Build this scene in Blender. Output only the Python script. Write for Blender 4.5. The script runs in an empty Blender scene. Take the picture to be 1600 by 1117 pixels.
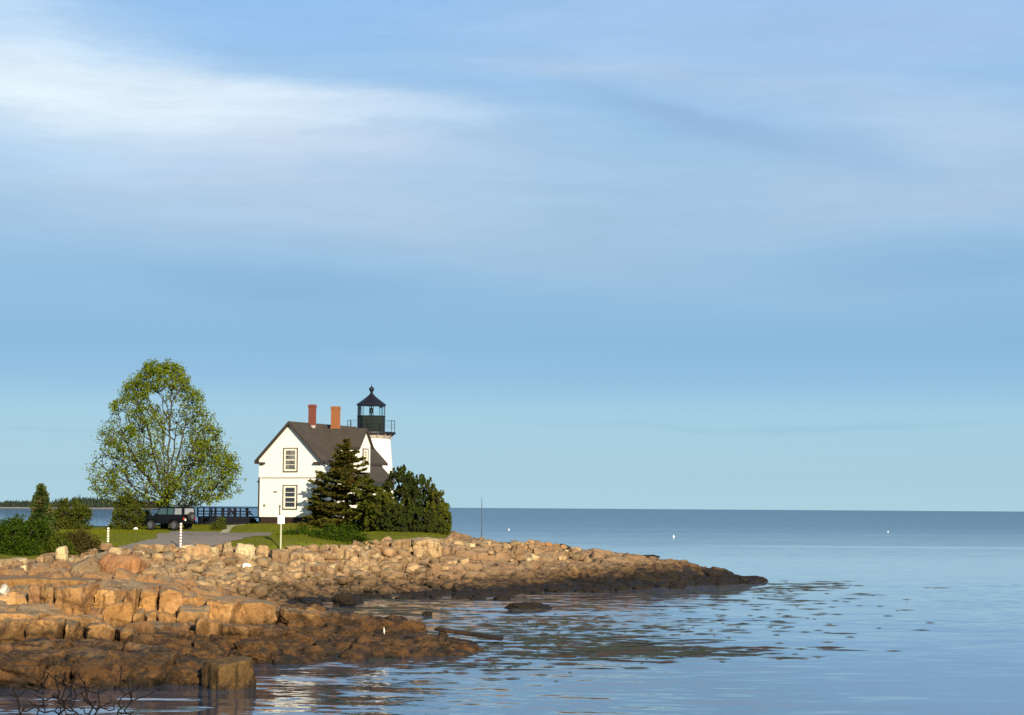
import bpy, bmesh, math, random
import numpy as np
from mathutils import Vector, Matrix

random.seed(7)
RNG = np.random.default_rng(7)
sc = bpy.context.scene
COL = sc.collection
R = math.radians

# ------------------------------------------------------------------ camera
F, CX, CY, CAMH = 2986.0, 800.0, 558.5, 5.0
cam_d = bpy.data.cameras.new('camera')
cam = bpy.data.objects.new('camera', cam_d)
COL.objects.link(cam)
cam_d.sensor_width = 36.0
cam_d.lens = 36.0 * F / 1600.0
cam_d.clip_start = 0.1
cam_d.clip_end = 60000
CAMROT = Matrix.Rotation(R(90 + 4.485), 3, 'X') @ Matrix.Rotation(R(0.38), 3, 'Z')
cam.matrix_world = Matrix.Translation((0, 0, CAMH)) @ CAMROT.to_4x4()
sc.camera = cam


def ray(px, py):
    return CAMROT @ Vector(((px - CX) / F, -(py - CY) / F, -1.0))


def at(px, py, Y):
    d = ray(px, py)
    t = Y / d.y
    return Vector((d.x * t, Y, CAMH + d.z * t))


def onz(px, py, z=0.0):
    d = ray(px, py)
    t = (z - CAMH) / d.z
    return Vector((d.x * t, d.y * t, z))


# ------------------------------------------------------------------ object helpers
def tag(o, label=None, cat=None, group=None, kind=None):
    if label: o['label'] = label
    if cat: o['category'] = cat
    if group: o['group'] = group
    if kind: o['kind'] = kind
    return o


def empty(name, loc, rz=0.0):
    o = bpy.data.objects.new(name, None)
    o.empty_display_size = 0.3
    o.location = loc
    o.rotation_euler = (0, 0, rz)
    COL.objects.link(o)
    return o


def mesh_np(name, verts, faces, mat=None, parent=None, smooth=False, loc=None):
    """verts (n,3) array; faces (m,k) array or list of such arrays."""
    me = bpy.data.meshes.new(name)
    verts = np.asarray(verts, dtype=np.float32)
    fl = faces if isinstance(faces, list) else [faces]
    fl = [np.asarray(f, dtype=np.int32) for f in fl if len(f)]
    loops = np.concatenate([f.ravel() for f in fl])
    sizes = np.concatenate([np.full(len(f), f.shape[1], dtype=np.int32) for f in fl])
    starts = np.concatenate([[0], np.cumsum(sizes)[:-1]]).astype(np.int32)
    me.vertices.add(len(verts))
    me.vertices.foreach_set('co', verts.ravel())
    me.loops.add(len(loops))
    me.loops.foreach_set('vertex_index', loops)
    me.polygons.add(len(sizes))
    me.polygons.foreach_set('loop_start', starts)
    me.update(calc_edges=True)
    if smooth:
        me.polygons.foreach_set('use_smooth', np.ones(len(sizes), dtype=bool))
    if mat: me.materials.append(mat)
    o = bpy.data.objects.new(name, me)
    COL.objects.link(o)
    if parent: o.parent = parent
    if loc is not None: o.location = loc
    return o


class MB:
    """Collects simple solids and links them as one mesh object."""
    def __init__(s):
        s.bm = bmesh.new()

    def box(s, c, d, rot=None, bevel=0.0):
        m = Matrix.Translation(c)
        if rot is not None: m = m @ rot.to_4x4()
        r = bmesh.ops.create_cube(s.bm, size=1.0, matrix=m @ Matrix.Diagonal((d[0], d[1], d[2], 1)))
        if bevel > 0:
            es = {e for v in r['verts'] for e in v.link_edges}
            bmesh.ops.bevel(s.bm, geom=list(es), offset=bevel, segments=2, affect='EDGES', clamp_overlap=True)
        return s

    def span(s, lo, hi, bevel=0.0):
        c = [(a + b) / 2 for a, b in zip(lo, hi)]
        return s.box(c, [abs(b - a) for a, b in zip(lo, hi)], bevel=bevel)

    def tube(s, a, b, r0, r1=None, n=10, cap=True):
        a, b = Vector(a), Vector(b)
        r1 = r0 if r1 is None else r1
        d = b - a
        q = d.to_track_quat('Z', 'Y').to_matrix().to_4x4()
        bmesh.ops.create_cone(s.bm, cap_ends=cap, segments=n, radius1=r0, radius2=max(r1, 1e-4), depth=d.length,
                              matrix=Matrix.Translation((a + b) / 2) @ q)
        return s

    def prism(s, pts, vec):
        """closed polygon pts (3d) extruded along vec"""
        vec = Vector(vec)
        a = [s.bm.verts.new(Vector(p)) for p in pts]
        b = [s.bm.verts.new(Vector(p) + vec) for p in pts]
        s.bm.faces.new(a[::-1]); s.bm.faces.new(b)
        n = len(pts)
        for i in range(n):
            s.bm.faces.new((a[i], a[(i + 1) % n], b[(i + 1) % n], b[i]))
        return s

    def poly(s, pts):
        s.bm.faces.new([s.bm.verts.new(Vector(p)) for p in pts])
        return s

    def sphere(s, c, r, sub=2, scale=(1, 1, 1)):
        bmesh.ops.create_icosphere(s.bm, subdivisions=sub, radius=r,
                                   matrix=Matrix.Translation(c) @ Matrix.Diagonal((*scale, 1)))
        return s

    def lathe(s, prof, c=(0, 0, 0), n=32, rot0=0.0):
        c = Vector(c)
        rings = []
        for r, z in prof:
            rings.append([s.bm.verts.new(c + Vector((r * math.cos(2 * math.pi * i / n + rot0), r * math.sin(2 * math.pi * i / n + rot0), z))) for i in range(n)])
        for k in range(len(rings) - 1):
            for i in range(n):
                j = (i + 1) % n
                s.bm.faces.new((rings[k][i], rings[k][j], rings[k + 1][j], rings[k + 1][i]))
        s.bm.faces.new(rings[0][::-1]); s.bm.faces.new(rings[-1])
        return s

    def build(s, name, mat, parent=None, smooth=False, loc=None):
        bmesh.ops.recalc_face_normals(s.bm, faces=s.bm.faces)
        me = bpy.data.meshes.new(name)
        s.bm.to_mesh(me); s.bm.free()
        me.materials.append(mat)
        if smooth:
            for p in me.polygons: p.use_smooth = True
        o = bpy.data.objects.new(name, me)
        COL.objects.link(o)
        if parent: o.parent = parent
        if loc is not None: o.location = loc
        return o


# ------------------------------------------------------------------ material helpers
class NT:
    def __init__(s, name):
        s.m = bpy.data.materials.new(name)
        s.m.use_nodes = True
        s.t = s.m.node_tree
        s.t.nodes.clear()
        s.out = s.n('ShaderNodeOutputMaterial')

    def n(s, typ, **kw):
        nd = s.t.nodes.new(typ)
        for k, v in kw.items():
            if k.startswith('i_'):
                nd.inputs[k[2:].replace('_', ' ')].default_value = v
            else:
                setattr(nd, k, v)
        return nd

    def l(s, a, b):
        s.t.links.new(a, b)

    def val(s, sock, v):
        if hasattr(v, 'links') or isinstance(v, bpy.types.NodeSocket): s.l(v, sock)
        else: sock.default_value = v

    def math(s, op, a, b=None, c=None, clamp=False):
        nd = s.n('ShaderNodeMath', operation=op, use_clamp=clamp)
        s.val(nd.inputs[0], a)
        if b is not None: s.val(nd.inputs[1], b)
        if c is not None: s.val(nd.inputs[2], c)
        return nd.outputs[0]

    def vmath(s, op, a, b=None, scale=None):
        nd = s.n('ShaderNodeVectorMath', operation=op)
        s.val(nd.inputs[0], a)
        if b is not None: s.val(nd.inputs[1], b)
        if scale is not None: s.val(nd.inputs['Scale'], scale)
        return nd.outputs[0]

    def mix(s, f, a, b, mode='MIX'):
        nd = s.n('ShaderNodeMix', data_type='RGBA', blend_type=mode)
        s.val(nd.inputs[0], f)
        s.val(nd.inputs[6], a if not isinstance(a, tuple) else (*a[:3], 1))
        s.val(nd.inputs[7], b if not isinstance(b, tuple) else (*b[:3], 1))
        return nd.outputs[2]

    def ramp(s, f, stops, interp='LINEAR'):
        nd = s.n('ShaderNodeValToRGB')
        e = nd.color_ramp.elements
        nd.color_ramp.interpolation = interp
        while len(e) < len(stops): e.new(0.5)
        for el, (p, c) in zip(e, stops):
            el.position = p
            el.color = (c, c, c, 1) if isinstance(c, (int, float)) else (*c[:3], 1)
        s.l(f, nd.inputs[0])
        return nd.outputs[0]

    def noise(s, vec, scale, detail=4, rough=0.55, dist=0.0, color=False, typ='FBM'):
        nd = s.n('ShaderNodeTexNoise')
        nd.inputs['Scale'].default_value = scale
        nd.inputs['Detail'].default_value = detail
        nd.inputs['Roughness'].default_value = rough
        nd.inputs['Distortion'].default_value = dist
        if vec is not None: s.l(vec, nd.inputs['Vector'])
        return nd.outputs['Color' if color else 'Fac']

    def pos(s):
        return s.n('ShaderNodeNewGeometry').outputs['Position']

    def scaled(s, vec, sc3):
        nd = s.n('ShaderNodeMapping')
        nd.inputs['Scale'].default_value = sc3
        s.l(vec, nd.inputs['Vector'])
        return nd.outputs[0]

    def bump(s, h, strength=0.5, dist=0.05):
        nd = s.n('ShaderNodeBump')
        nd.inputs['Strength'].default_value = strength
        nd.inputs['Distance'].default_value = dist
        s.l(h, nd.inputs['Height'])
        return nd.outputs[0]

    def principled(s, color, rough=0.7, spec=0.3, metal=0.0, normal=None):
        p = s.n('ShaderNodeBsdfPrincipled')
        s.val(p.inputs['Base Color'], color if not isinstance(color, tuple) else (*color[:3], 1))
        s.val(p.inputs['Roughness'], rough)
        p.inputs['Specular IOR Level'].default_value = spec
        p.inputs['Metallic'].default_value = metal
        if normal is not None: s.l(normal, p.inputs['Normal'])
        s.l(p.outputs[0], s.out.inputs[0])
        return p


def simple_mat(name, c, rough=0.6, spec=0.3, metal=0.0, var=0.15, scale=3.0):
    m = NT(name)
    nz = m.noise(m.pos(), scale, 5, 0.6)
    k = m.math('MULTIPLY_ADD', nz, 2 * var, 1 - var)
    col = m.vmath('SCALE', tuple(c), scale=k)
    m.principled(col, rough, spec, metal)
    return m.m


def rock_mat(name, warm, pale, grey, dark, tide=0.75, tide_soft=0.5, lichen_lowsun=0.55, wetdark=(0.016, 0.012, 0.007), headland=0.0, stain=0.32, streak=0.75, k_=0.80, tone_v=0.4):
    warm, pale, grey, dark = [tuple(k_ * x * (1.0, 0.97, 0.86)[i] for i, x in enumerate(c_)) for c_ in (warm, pale, grey, dark)]
    m = NT(name)
    P = m.pos()
    sep = m.n('ShaderNodeSeparateXYZ'); m.l(P, sep.inputs[0])
    gn = m.n('ShaderNodeSeparateXYZ'); m.l(m.n('ShaderNodeNewGeometry').outputs['Normal'], gn.inputs[0])
    big = m.noise(P, 0.45, 5, 0.6)
    mid = m.noise(P, 2.2, 6, 0.65)
    # vertical run-off streaks
    st = m.noise(m.scaled(P, (3.5, 3.5, 0.35)), 1.0, 5, 0.65)
    fine = m.noise(P, 14.0, 5, 0.7)
    c = m.mix(m.ramp(big, [(0.35, 0.0), (0.65, 1.0)]), warm, pale)
    c = m.mix(m.ramp(mid, [(0.42, 0.0), (0.75, 0.65)]), c, dark)
    steep = m.ramp(gn.outputs[2], [(0.30, 1.0), (0.75, 0.15)])
    c = m.mix(m.math('MULTIPLY', steep, m.ramp(st, [(0.50, 0.0), (0.66, streak)])), c, tuple(0.35 * x for x in dark))
    isl = m.n('ShaderNodeNewGeometry').outputs['Random Per Island']
    obr = m.n('ShaderNodeObjectInfo').outputs['Random']
    tone = m.math('FRACT', m.math('MULTIPLY', m.math('ADD', isl, obr), 7.31))
    c = m.mix(m.ramp(m.math('FRACT', m.math('MULTIPLY', tone, 5.7)), [(0.62, 0.0), (1.0, 0.55)]), c, (0.20 * k_, 0.10 * k_, 0.055 * k_))
    c = m.vmath('SCALE', c, scale=m.math('MULTIPLY_ADD', tone, tone_v, 1.0 - tone_v * 0.58))
    # grey on up-facing surfaces: lichen plus the dulling of grazing sun, painted in
    up = m.math('MULTIPLY', m.ramp(gn.outputs[2], [(0.45, 0.0), (0.85, 1.0)]), m.ramp(m.noise(P, 0.9, 6, 0.7), [(0.38, 0.0), (0.58, lichen_lowsun)]))
    c = m.mix(up, c, grey)
    # tidal staining by height
    zz = m.math('ADD', sep.outputs[2], m.math('MULTIPLY', m.math('SUBTRACT', mid, 0.5), -1.1))
    zz = m.math('ADD', zz, m.math('MULTIPLY', m.math('SUBTRACT', big, 0.5), -0.9))
    if headland:
        hx = m.n('ShaderNodeMapRange', interpolation_type='SMOOTHSTEP')
        m.l(sep.outputs[0], hx.inputs[0]); hx.inputs[1].default_value = -6.0; hx.inputs[2].default_value = 11.0
        hx.inputs[3].default_value = 0.0; hx.inputs[4].default_value = headland
        zz = m.math('SUBTRACT', zz, hx.outputs[0])
    td = m.n('ShaderNodeMapRange', interpolation_type='SMOOTHSTEP')
    m.l(zz, td.inputs[0])
    td.inputs[1].default_value = tide - tide_soft; td.inputs[2].default_value = tide + tide_soft
    td.inputs[3].default_value = 1.0; td.inputs[4].default_value = 0.0
    blot = m.ramp(m.noise(m.scaled(P, (1.0, 1.0, 1.8)), 1.5, 6, 0.7), [(0.49, 0.0), (0.55, 1.0)])
    c = m.mix(m.math('MULTIPLY', td.outputs[0], 0.88), c, m.mix(blot, tuple(stain * 1.6 * x for x in dark), (0.009, 0.007, 0.005)))
    wt = m.n('ShaderNodeMapRange', interpolation_type='SMOOTHSTEP')
    m.l(zz, wt.inputs[0])
    wt.inputs[1].default_value = -0.1; wt.inputs[2].default_value = 0.32
    wt.inputs[3].default_value = 1.0; wt.inputs[4].default_value = 0.0
    c = m.mix(wt.outputs[0], c, wetdark)
    vor = m.n('ShaderNodeTexVoronoi', feature='DISTANCE_TO_EDGE')
    m.l(m.scaled(P, (0.75, 0.75, 0.45)), vor.inputs['Vector']); vor.inputs['Scale'].default_value = 1.0
    crack = m.ramp(vor.outputs['Distance'], [(0.0, 0.0), (0.05, 1.0)])
    hh = m.math('ADD', m.math('MULTIPLY', mid, 0.7), m.math('MULTIPLY', fine, 0.35))
    hh = m.math('ADD', hh, m.math('MULTIPLY', crack, 0.14))
    grain = m.noise(P, 34.0, 4, 0.75)
    k = m.math('ADD', m.math('MULTIPLY_ADD', fine, 1.1, -0.02), m.math('MULTIPLY', grain, 0.95))
    c = m.vmath('SCALE', c, scale=k)
    rough = m.math('SUBTRACT', 0.85, m.math('MULTIPLY', wt.outputs[0], 0.35))
    m.principled(c, rough, 0.15, normal=m.bump(hh, 1.0, 0.20))
    return m.m


def leaf_mat(name, a, b, trans=0.35, rough=0.6, dead=None, deadamt=0.2, nscale=0.6):
    m = NT(name)
    g = m.n('ShaderNodeNewGeometry')
    rnd = g.outputs['Random Per Island']
    nz = m.noise(m.pos(), nscale, 3, 0.6)
    f = m.math('ADD', m.math('MULTIPLY', rnd, 0.6), m.math('MULTIPLY', m.math('SUBTRACT', nz, 0.3), 1.0), clamp=True)
    c = m.mix(f, a, b)
    if dead:
        n2 = m.noise(m.pos(), nscale * 1.7, 3, 0.6)
        c = m.mix(m.ramp(n2, [(0.60 - deadamt, 0.0), (0.80 - deadamt, 1.0)]), c, dead)
    d = m.n('ShaderNodeBsdfDiffuse'); m.l(c, d.inputs[0])
    t = m.n('ShaderNodeBsdfTranslucent'); m.l(c, t.inputs[0])
    mx = m.n('ShaderNodeMixShader'); mx.inputs[0].default_value = trans
    m.l(d.outputs[0], mx.inputs[1]); m.l(t.outputs[0], mx.inputs[2])
    m.l(mx.outputs[0], m.out.inputs[0])
    return m.m


# ------------------------------------------------------------------ numpy noise
def _h(ix, iy, iz=0, s=0):
    ix = np.asarray(ix, dtype=np.int64); iy = np.asarray(iy, dtype=np.int64); iz = np.asarray(iz, dtype=np.int64)
    n = (ix * 374761393 + iy * 668265263 + iz * 2147483647 + s * 974711) & 0xFFFFFFFF
    n = ((n ^ (n >> 13)) * 1274126177) & 0xFFFFFFFF
    n = ((n ^ (n >> 16)) * 2246822519) & 0xFFFFFFFF
    n = n ^ (n >> 15)
    return (n & 0xFFFFFF) / float(0xFFFFFF)


def vn2(x, y, s=0):
    ix = np.floor(x); iy = np.floor(y)
    fx = x - ix; fy = y - iy
    fx = fx * fx * (3 - 2 * fx); fy = fy * fy * (3 - 2 * fy)
    a = _h(ix, iy, 0, s); b = _h(ix + 1, iy, 0, s); c = _h(ix, iy + 1, 0, s); d = _h(ix + 1, iy + 1, 0, s)
    return (a + (b - a) * fx) * (1 - fy) + (c + (d - c) * fx) * fy


def fbm2(x, y, o=4, s=0, g=0.5):
    r = 0; a = 1; t = 0
    for i in range(o):
        r = r + a * vn2(x * 2 ** i, y * 2 ** i, s + i); t += a; a *= g
    return r / t - 0.5


def vn3(p, s=0):
    i = np.floor(p).astype(np.int64); f = p - i; f = f * f * (3 - 2 * f)
    r = 0
    for dx in (0, 1):
        for dy in (0, 1):
            for dz in (0, 1):
                w = (f[:, 0] if dx else 1 - f[:, 0]) * (f[:, 1] if dy else 1 - f[:, 1]) * (f[:, 2] if dz else 1 - f[:, 2])
                r = r + w * _h(i[:, 0] + dx, i[:, 1] + dy, i[:, 2] + dz, s)
    return r - 0.5


def facets(x, y, cell, s=0, ang=0.0, stretch=1.0, tilt=0.5):
    """cellular blocks: per-cell height and tilt; returns (height, edge distance)"""
    ca, sa = math.cos(ang), math.sin(ang)
    u = (x * ca + y * sa) / (cell * stretch); v = (-x * sa + y * ca) / cell
    iu = np.floor(u); iv = np.floor(v)
    d1 = np.full(u.shape, 9.0); d2 = np.full(u.shape, 9.0); h = np.zeros(u.shape)
    for du in (-1, 0, 1):
        for dv in (-1, 0, 1):
            cu = iu + du; cv = iv + dv
            su = cu + 0.1 + 0.8 * _h(cu, cv, 1, s); sv = cv + 0.1 + 0.8 * _h(cu, cv, 2, s)
            d = np.maximum(np.abs(u - su), np.abs(v - sv)) * 0.6 + 0.4 * np.hypot(u - su, v - sv)
            hh = (_h(cu, cv, 3, s) - 0.5) + tilt * ((_h(cu, cv, 4, s) - 0.5) * (u - su) + (_h(cu, cv, 5, s) - 0.6) * (v - sv))
            m = d < d1
            d2 = np.where(m, d1, np.minimum(d2, d))
            h = np.where(m, hh, h)
            d1 = np.where(m, d, d1)
    return h, d2 - d1


# ------------------------------------------------------------------ terrain
ctrl = []


def cp(px, py, Y): p = at(px, py, Y); ctrl.append(tuple(p))
def cw(px, py, z=0.0): p = onz(px, py, z); ctrl.append(tuple(p))


for a in [(440, 938), (500, 935), (560, 930), (650, 925), (780, 922), (900, 921), (1000, 918), (1080, 913), (1140, 907), (1150, 901)]:
    cw(*a)
    p = onz(*a); ctrl.append((p.x + (6 if a[0] > 1120 else 0), p.y - 7, -0.9))
for a in [(640, 839, 136), (700, 842, 137), (780, 850, 135), (880, 857, 133), (960, 864, 131), (1000, 873, 131), (1070, 881, 131), (1110, 888, 131), (1132, 896, 134),
          (850, 885, 125), (700, 880, 124), (960, 890, 125), (560, 890, 117.5), (640, 880, 122), (1060, 900, 127), (780, 875, 126),
          (600, 848, 125), (520, 862, 118), (440, 862, 116), (330, 857, 112), (200, 860, 106), (120, 865, 100), (0, 885, 92), (-100, 880, 90),
          (170, 828, 150), (270, 829, 155), (345, 832, 150), (430, 836, 140), (403, 819, 161), (505, 821, 159), (300, 819, 168), (400, 820, 166), (600, 835, 146), (700, 839, 143), (550, 833, 150), (440, 845, 128), (560, 845, 130),
          (0, 826, 145), (150, 822, 170), (60, 822, 168), (-150, 830, 150), (640, 838, 150),
          # foreground ledge
          (-80, 895, 72), (0, 899, 72), (100, 905, 70), (200, 913, 70), (300, 926, 72), (400, 947, 74), (440, 964, 74), (520, 966, 77), (600, 971, 78),
          (100, 893, 84), (300, 917, 90), (400, 932, 97), (200, 892, 92), (0, 893, 84), (200, 880, 98),
          (110, 972, 66.5), (200, 985, 65), (20, 965, 66), (300, 985, 66), (390, 985, 68), (100, 1010, 60), (300, 1015, 61.5), (220, 1030, 57), (20, 1010, 60), (480, 990, 70), (560, 1000, 69), (660, 1010, 67.5), (420, 1010, 64)]:
    cp(*a)
for a in [(-60, 1082), (0, 1080), (100, 1076), (200, 1073), (295, 1066), (330, 1062), (390, 1046), (500, 1034), (600, 1031), (690, 1026), (745, 1020), (650, 987), (700, 1005), (600, 996), (470, 948), (560, 960)]:
    cw(*a)
ctrl += [(-16, 46, -0.9), (-10, 48, -0.9), (-5, 52, -1.0), (-2, 58, -1.0), (1, 66, -1.0), (0, 74, -0.8), (-2, 82, -0.7), (-6, 92, -0.6), (-9, 100, -0.5), (3, 90, -1.2), (-12, 88, -0.35), (-25, 46, -0.8)]
ctrl += [(-4, 150, 0.0), (-1, 158, -1.2), (3, 146, 0.0), (6, 152, -1.2), (10, 141, 0.0), (12, 148, -1.2), (18, 139, -.2), (19, 145, -1.3), (24, 134, -1.5), (22, 128, -1.3),
         (-6, 165, 0.3), (-8, 185, 0.2), (-6, 192, -1.2), (-20, 186, 1.5), (-20, 195, -1.0), (-40, 188, 1.6), (-40, 196, -1), (-60, 190, 1.0), (-70, 196, -1), (-13, 172, 3.2), (-16, 178, 3.0),
         (-70, 140, 3), (-60, 100, 2.3), (-50, 72, 2.2), (-50, 55, 1.0), (-50, 46, -0.6), (-60, 165, 3.0), (20, 100, -1.6), (10, 80, -1.6), (25, 160, -1.8), (20, 200, -1.8)]
C = np.array(ctrl)
S_ = 30.0


def _tps_phi(r2): return np.where(r2 > 0, 0.5 * r2 * np.log(np.maximum(r2, 1e-12)), 0)


cxy = C[:, :2] / S_
n_ = len(C)
d2_ = ((cxy[:, None] - cxy[None]) ** 2).sum(-1)
A_ = np.zeros((n_ + 3, n_ + 3))
A_[:n_, :n_] = _tps_phi(d2_) + np.eye(n_) * 2e-4
A_[:n_, n_] = 1; A_[:n_, n_ + 1:] = cxy
A_[n_, :n_] = 1; A_[n_ + 1:, :n_] = cxy.T
W_ = np.linalg.solve(A_, np.concatenate([C[:, 2], np.zeros(3)]))


def H(x, y):
    x = np.asarray(x, float); y = np.asarray(y, float)
    sh = x.shape
    p = np.stack([x.ravel(), y.ravel()], 1) / S_
    out = W_[n_] + p @ W_[n_ + 1:]
    for k in range(n_):
        out += W_[k] * _tps_phi(((p - cxy[k]) ** 2).sum(1))
    return np.clip(out, -2.2, 4.2).reshape(sh)


class GridH:
    """H sampled on a coarse grid with bilinear lookup."""
    def __init__(s, x0, x1, y0, y1, st):
        s.x0, s.y0, s.st = x0, y0, st
        s.xs = np.arange(x0, x1 + st, st); s.ys = np.arange(y0, y1 + st, st)
        X, Y = np.meshgrid(s.xs, s.ys)
        s.g = H(X, Y)

    def __call__(s, x, y):
        x = np.asarray(x, float); y = np.asarray(y, float)
        u = np.clip((x - s.x0) / s.st, 0, len(s.xs) - 1.001); v = np.clip((y - s.y0) / s.st, 0, len(s.ys) - 1.001)
        i = u.astype(int); j = v.astype(int); fu = u - i; fv = v - j
        g = s.g
        return (g[j, i] * (1 - fu) + g[j, i + 1] * fu) * (1 - fv) + (g[j + 1, i] * (1 - fu) + g[j + 1, i + 1] * fu) * fv


GH = GridH(-75, 30, 40, 205, 0.5)

_ex = [at(*a).x for a in [(0, 885, 92), (120, 865, 100), (200, 860, 106), (330, 857, 112), (440, 862, 116), (520, 864, 118), (600, 850, 125), (700, 841, 138)]]
_ey = [92.5, 100.5, 106.5, 112.5, 116.5, 120, 127, 138]


def lawn_edge(x):
    e = np.interp(x, _ex, _ey)
    return np.where(x > _ex[-1], 138 + (x - _ex[-1]) * 30, e)


def lawn_mask(x, y):
    m = np.clip((y - lawn_edge(x) + 0.8 * fbm2(x * 0.5, y * 0.5, 3, 9)) / 1.2, 0, 1)
    return m * np.clip((183 - y) / 4, 0, 1)


def crag(x, y):
    f1, e1 = facets(x, y, 2.6, 1, 0.35, 1.7, 0.9)
    f2, e2 = facets(x, y, 1.0, 2, 0.2, 1.5, 1.0)
    f3, e3 = facets(x, y, 0.42, 3, 0.5, 1.3, 1.1)
    d = 0.55 * f1 + 0.34 * f2 + 0.15 * f3 + 0.10 * fbm2(x * 2, y * 2, 3, 4)
    d -= 0.32 * np.clip(1 - e1 / 0.09, 0, 1) + 0.20 * np.clip(1 - e2 / 0.14, 0, 1)
    return d


def zrock(x, y):
    h = GH(x, y)
    m = lawn_mask(x, y)
    amp = np.clip((h + 1.0) / 1.6, 0.25, 1.0)
    tip = np.clip((x - 2) / 6, 0, 1) * np.clip((y - 105) / 5, 0, 1)
    sink = 0.22 * np.clip((84 - y) / 6, 0, 1) * np.clip((h - 0.25) / 0.5, 0, 1)
    le = np.where(x < -4.6, np.clip((lawn_edge(x) - y) / 5.0, 0.0, 1.0), 1.0)
    le = np.where(y < 85, 1.0, le)
    amp = amp * (0.3 + 0.7 * le)
    z = h - sink - 0.16 * (1 - le) + (crag(x, y) + 0.05) * amp * (1 - m) * (1 - 0.15 * tip)
    return z - 0.15 * m


def grid_mesh(name, xs, ys, zf, mat, keep=None, smooth=False):
    X, Y = np.meshgrid(xs, ys)
    Z = zf(X, Y)
    nx, ny = len(xs), len(ys)
    idx = np.arange(nx * ny).reshape(ny, nx)
    q = np.stack([idx[:-1, :-1], idx[:-1, 1:], idx[1:, 1:], idx[1:, :-1]], -1).reshape(-1, 4)
    V = np.stack([X.ravel(), Y.ravel(), Z.ravel()], 1)
    if keep is not None:
        k = keep(X, Y).ravel()
        q = q[k[q].all(1)]
        used = np.unique(q); mp = -np.ones(len(V), int); mp[used] = np.arange(len(used))
        V = V[used]; q = mp[q]
    return mesh_np(name, V, q, mat, smooth=smooth)


M_ROCK_NEAR = rock_mat('near_rock', (0.33, 0.175, 0.062), (0.40, 0.245, 0.11), (0.19, 0.155, 0.115), (0.17, 0.085, 0.032), tide=1.02, tide_soft=0.34, lichen_lowsun=0.95, stain=0.24, k_=0.98)
M_ROCK_FAR = rock_mat('far_rock', (0.36, 0.215, 0.105), (0.44, 0.30, 0.165), (0.31, 0.235, 0.16), (0.22, 0.13, 0.06), tide=0.62, tide_soft=0.4, lichen_lowsun=0.6, headland=0.8, k_=0.76)
M_BOULD = rock_mat('boulder_rock', (0.40, 0.25, 0.13), (0.50, 0.36, 0.20), (0.33, 0.27, 0.19), (0.26, 0.16, 0.085), tide=0.95, tide_soft=0.45, lichen_lowsun=0.6, headland=0.5, k_=0.74, tone_v=0.8)
M_PALE = rock_mat('pale_rock', (0.52, 0.40, 0.23), (0.62, 0.50, 0.30), (0.48, 0.42, 0.30), (0.34, 0.25, 0.14), tide=0.2, tide_soft=0.2, lichen_lowsun=0.3)
M_ORANGE = rock_mat('orange_rock', (0.50, 0.235, 0.10), (0.48, 0.28, 0.13), (0.36, 0.24, 0.15), (0.30, 0.13, 0.06), tide=0.2, tide_soft=0.2, lichen_lowsun=0.4)
M_WETROCK = rock_mat('weedy_rock', (0.05, 0.036, 0.02), (0.07, 0.05, 0.03), (0.06, 0.05, 0.035), (0.03, 0.02, 0.012), tide=0.6, tide_soft=0.4, lichen_lowsun=0.3)

ys = np.concatenate([np.arange(87.6, 150, 0.13), np.arange(150, 205, 0.9)])
shore = grid_mesh('rocky_shore', np.arange(-62, 25, 0.13), ys, zrock, M_ROCK_FAR,
                  keep=lambda X, Y: (GH(X, Y) > -1.0) & (lawn_mask(X, Y) < 0.999) & (np.abs(X) < 0.30 * Y + 3))
tag(shore, kind='structure')
ledge = grid_mesh('rock_ledge', np.arange(-25, 3, 0.065), np.arange(46, 88, 0.065), zrock, M_ROCK_NEAR,
                  keep=lambda X, Y: GH(X, Y) > -0.9)
tag(ledge, kind='structure')


def zlawn(x, y):
    return GH(x, y) + 0.10 * fbm2(x * 0.6, y * 0.6, 3, 5) + 0.03 * fbm2(x * 3, y * 3, 2, 6) + 0.02


def hit(px, py, y0=88.0, zf=None):
    zf = zf or zlawn
    d = ray(px, py)
    Y = np.arange(y0, 200, 0.1)
    t = Y / d.y
    z = CAMH + d.z * t
    g = zf(d.x * t, Y)
    k = np.argmax(g >= z)
    return Vector((float(d.x * t[k]), float(Y[k]), float(g[k])))


# ------------------------------------------------------------------ lawn, drive, path
m = NT('lawn_turf')
P = m.pos()
n1 = m.noise(P, 0.35, 4, 0.6); n2 = m.noise(P, 2.5, 5, 0.7); n3 = m.noise(m.scaled(P, (9, 9, 2)), 1.0, 4, 0.7)
c = m.mix(m.ramp(n1, [(0.35, 0.0), (0.65, 1.0)]), (0.095, 0.105, 0.008), (0.155, 0.155, 0.013))
c = m.mix(m.ramp(n2, [(0.4, 0.0), (0.7, 0.7)]), c, (0.060, 0.070, 0.007))
c = m.mix(m.ramp(n3, [(0.5, 0.0), (0.8, 0.5)]), c, (0.12, 0.11, 0.025))
m.principled(c, 0.9, 0.1, normal=m.bump(m.math('ADD', n2, n3), 0.8, 0.06))
M_LAWN = m.m
lx = np.arange(-60, -3, 0.3)
lawn = grid_mesh('lawn', lx, np.arange(90, 186, 0.3), lambda X, Y: zlawn(X, Y) - 0.55 * np.clip(1 - lawn_mask(X, Y) / 0.7, 0, 1), M_LAWN, keep=lambda X, Y: lawn_mask(X, Y) > 0.02, smooth=True)
tag(lawn, kind='structure')


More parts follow.
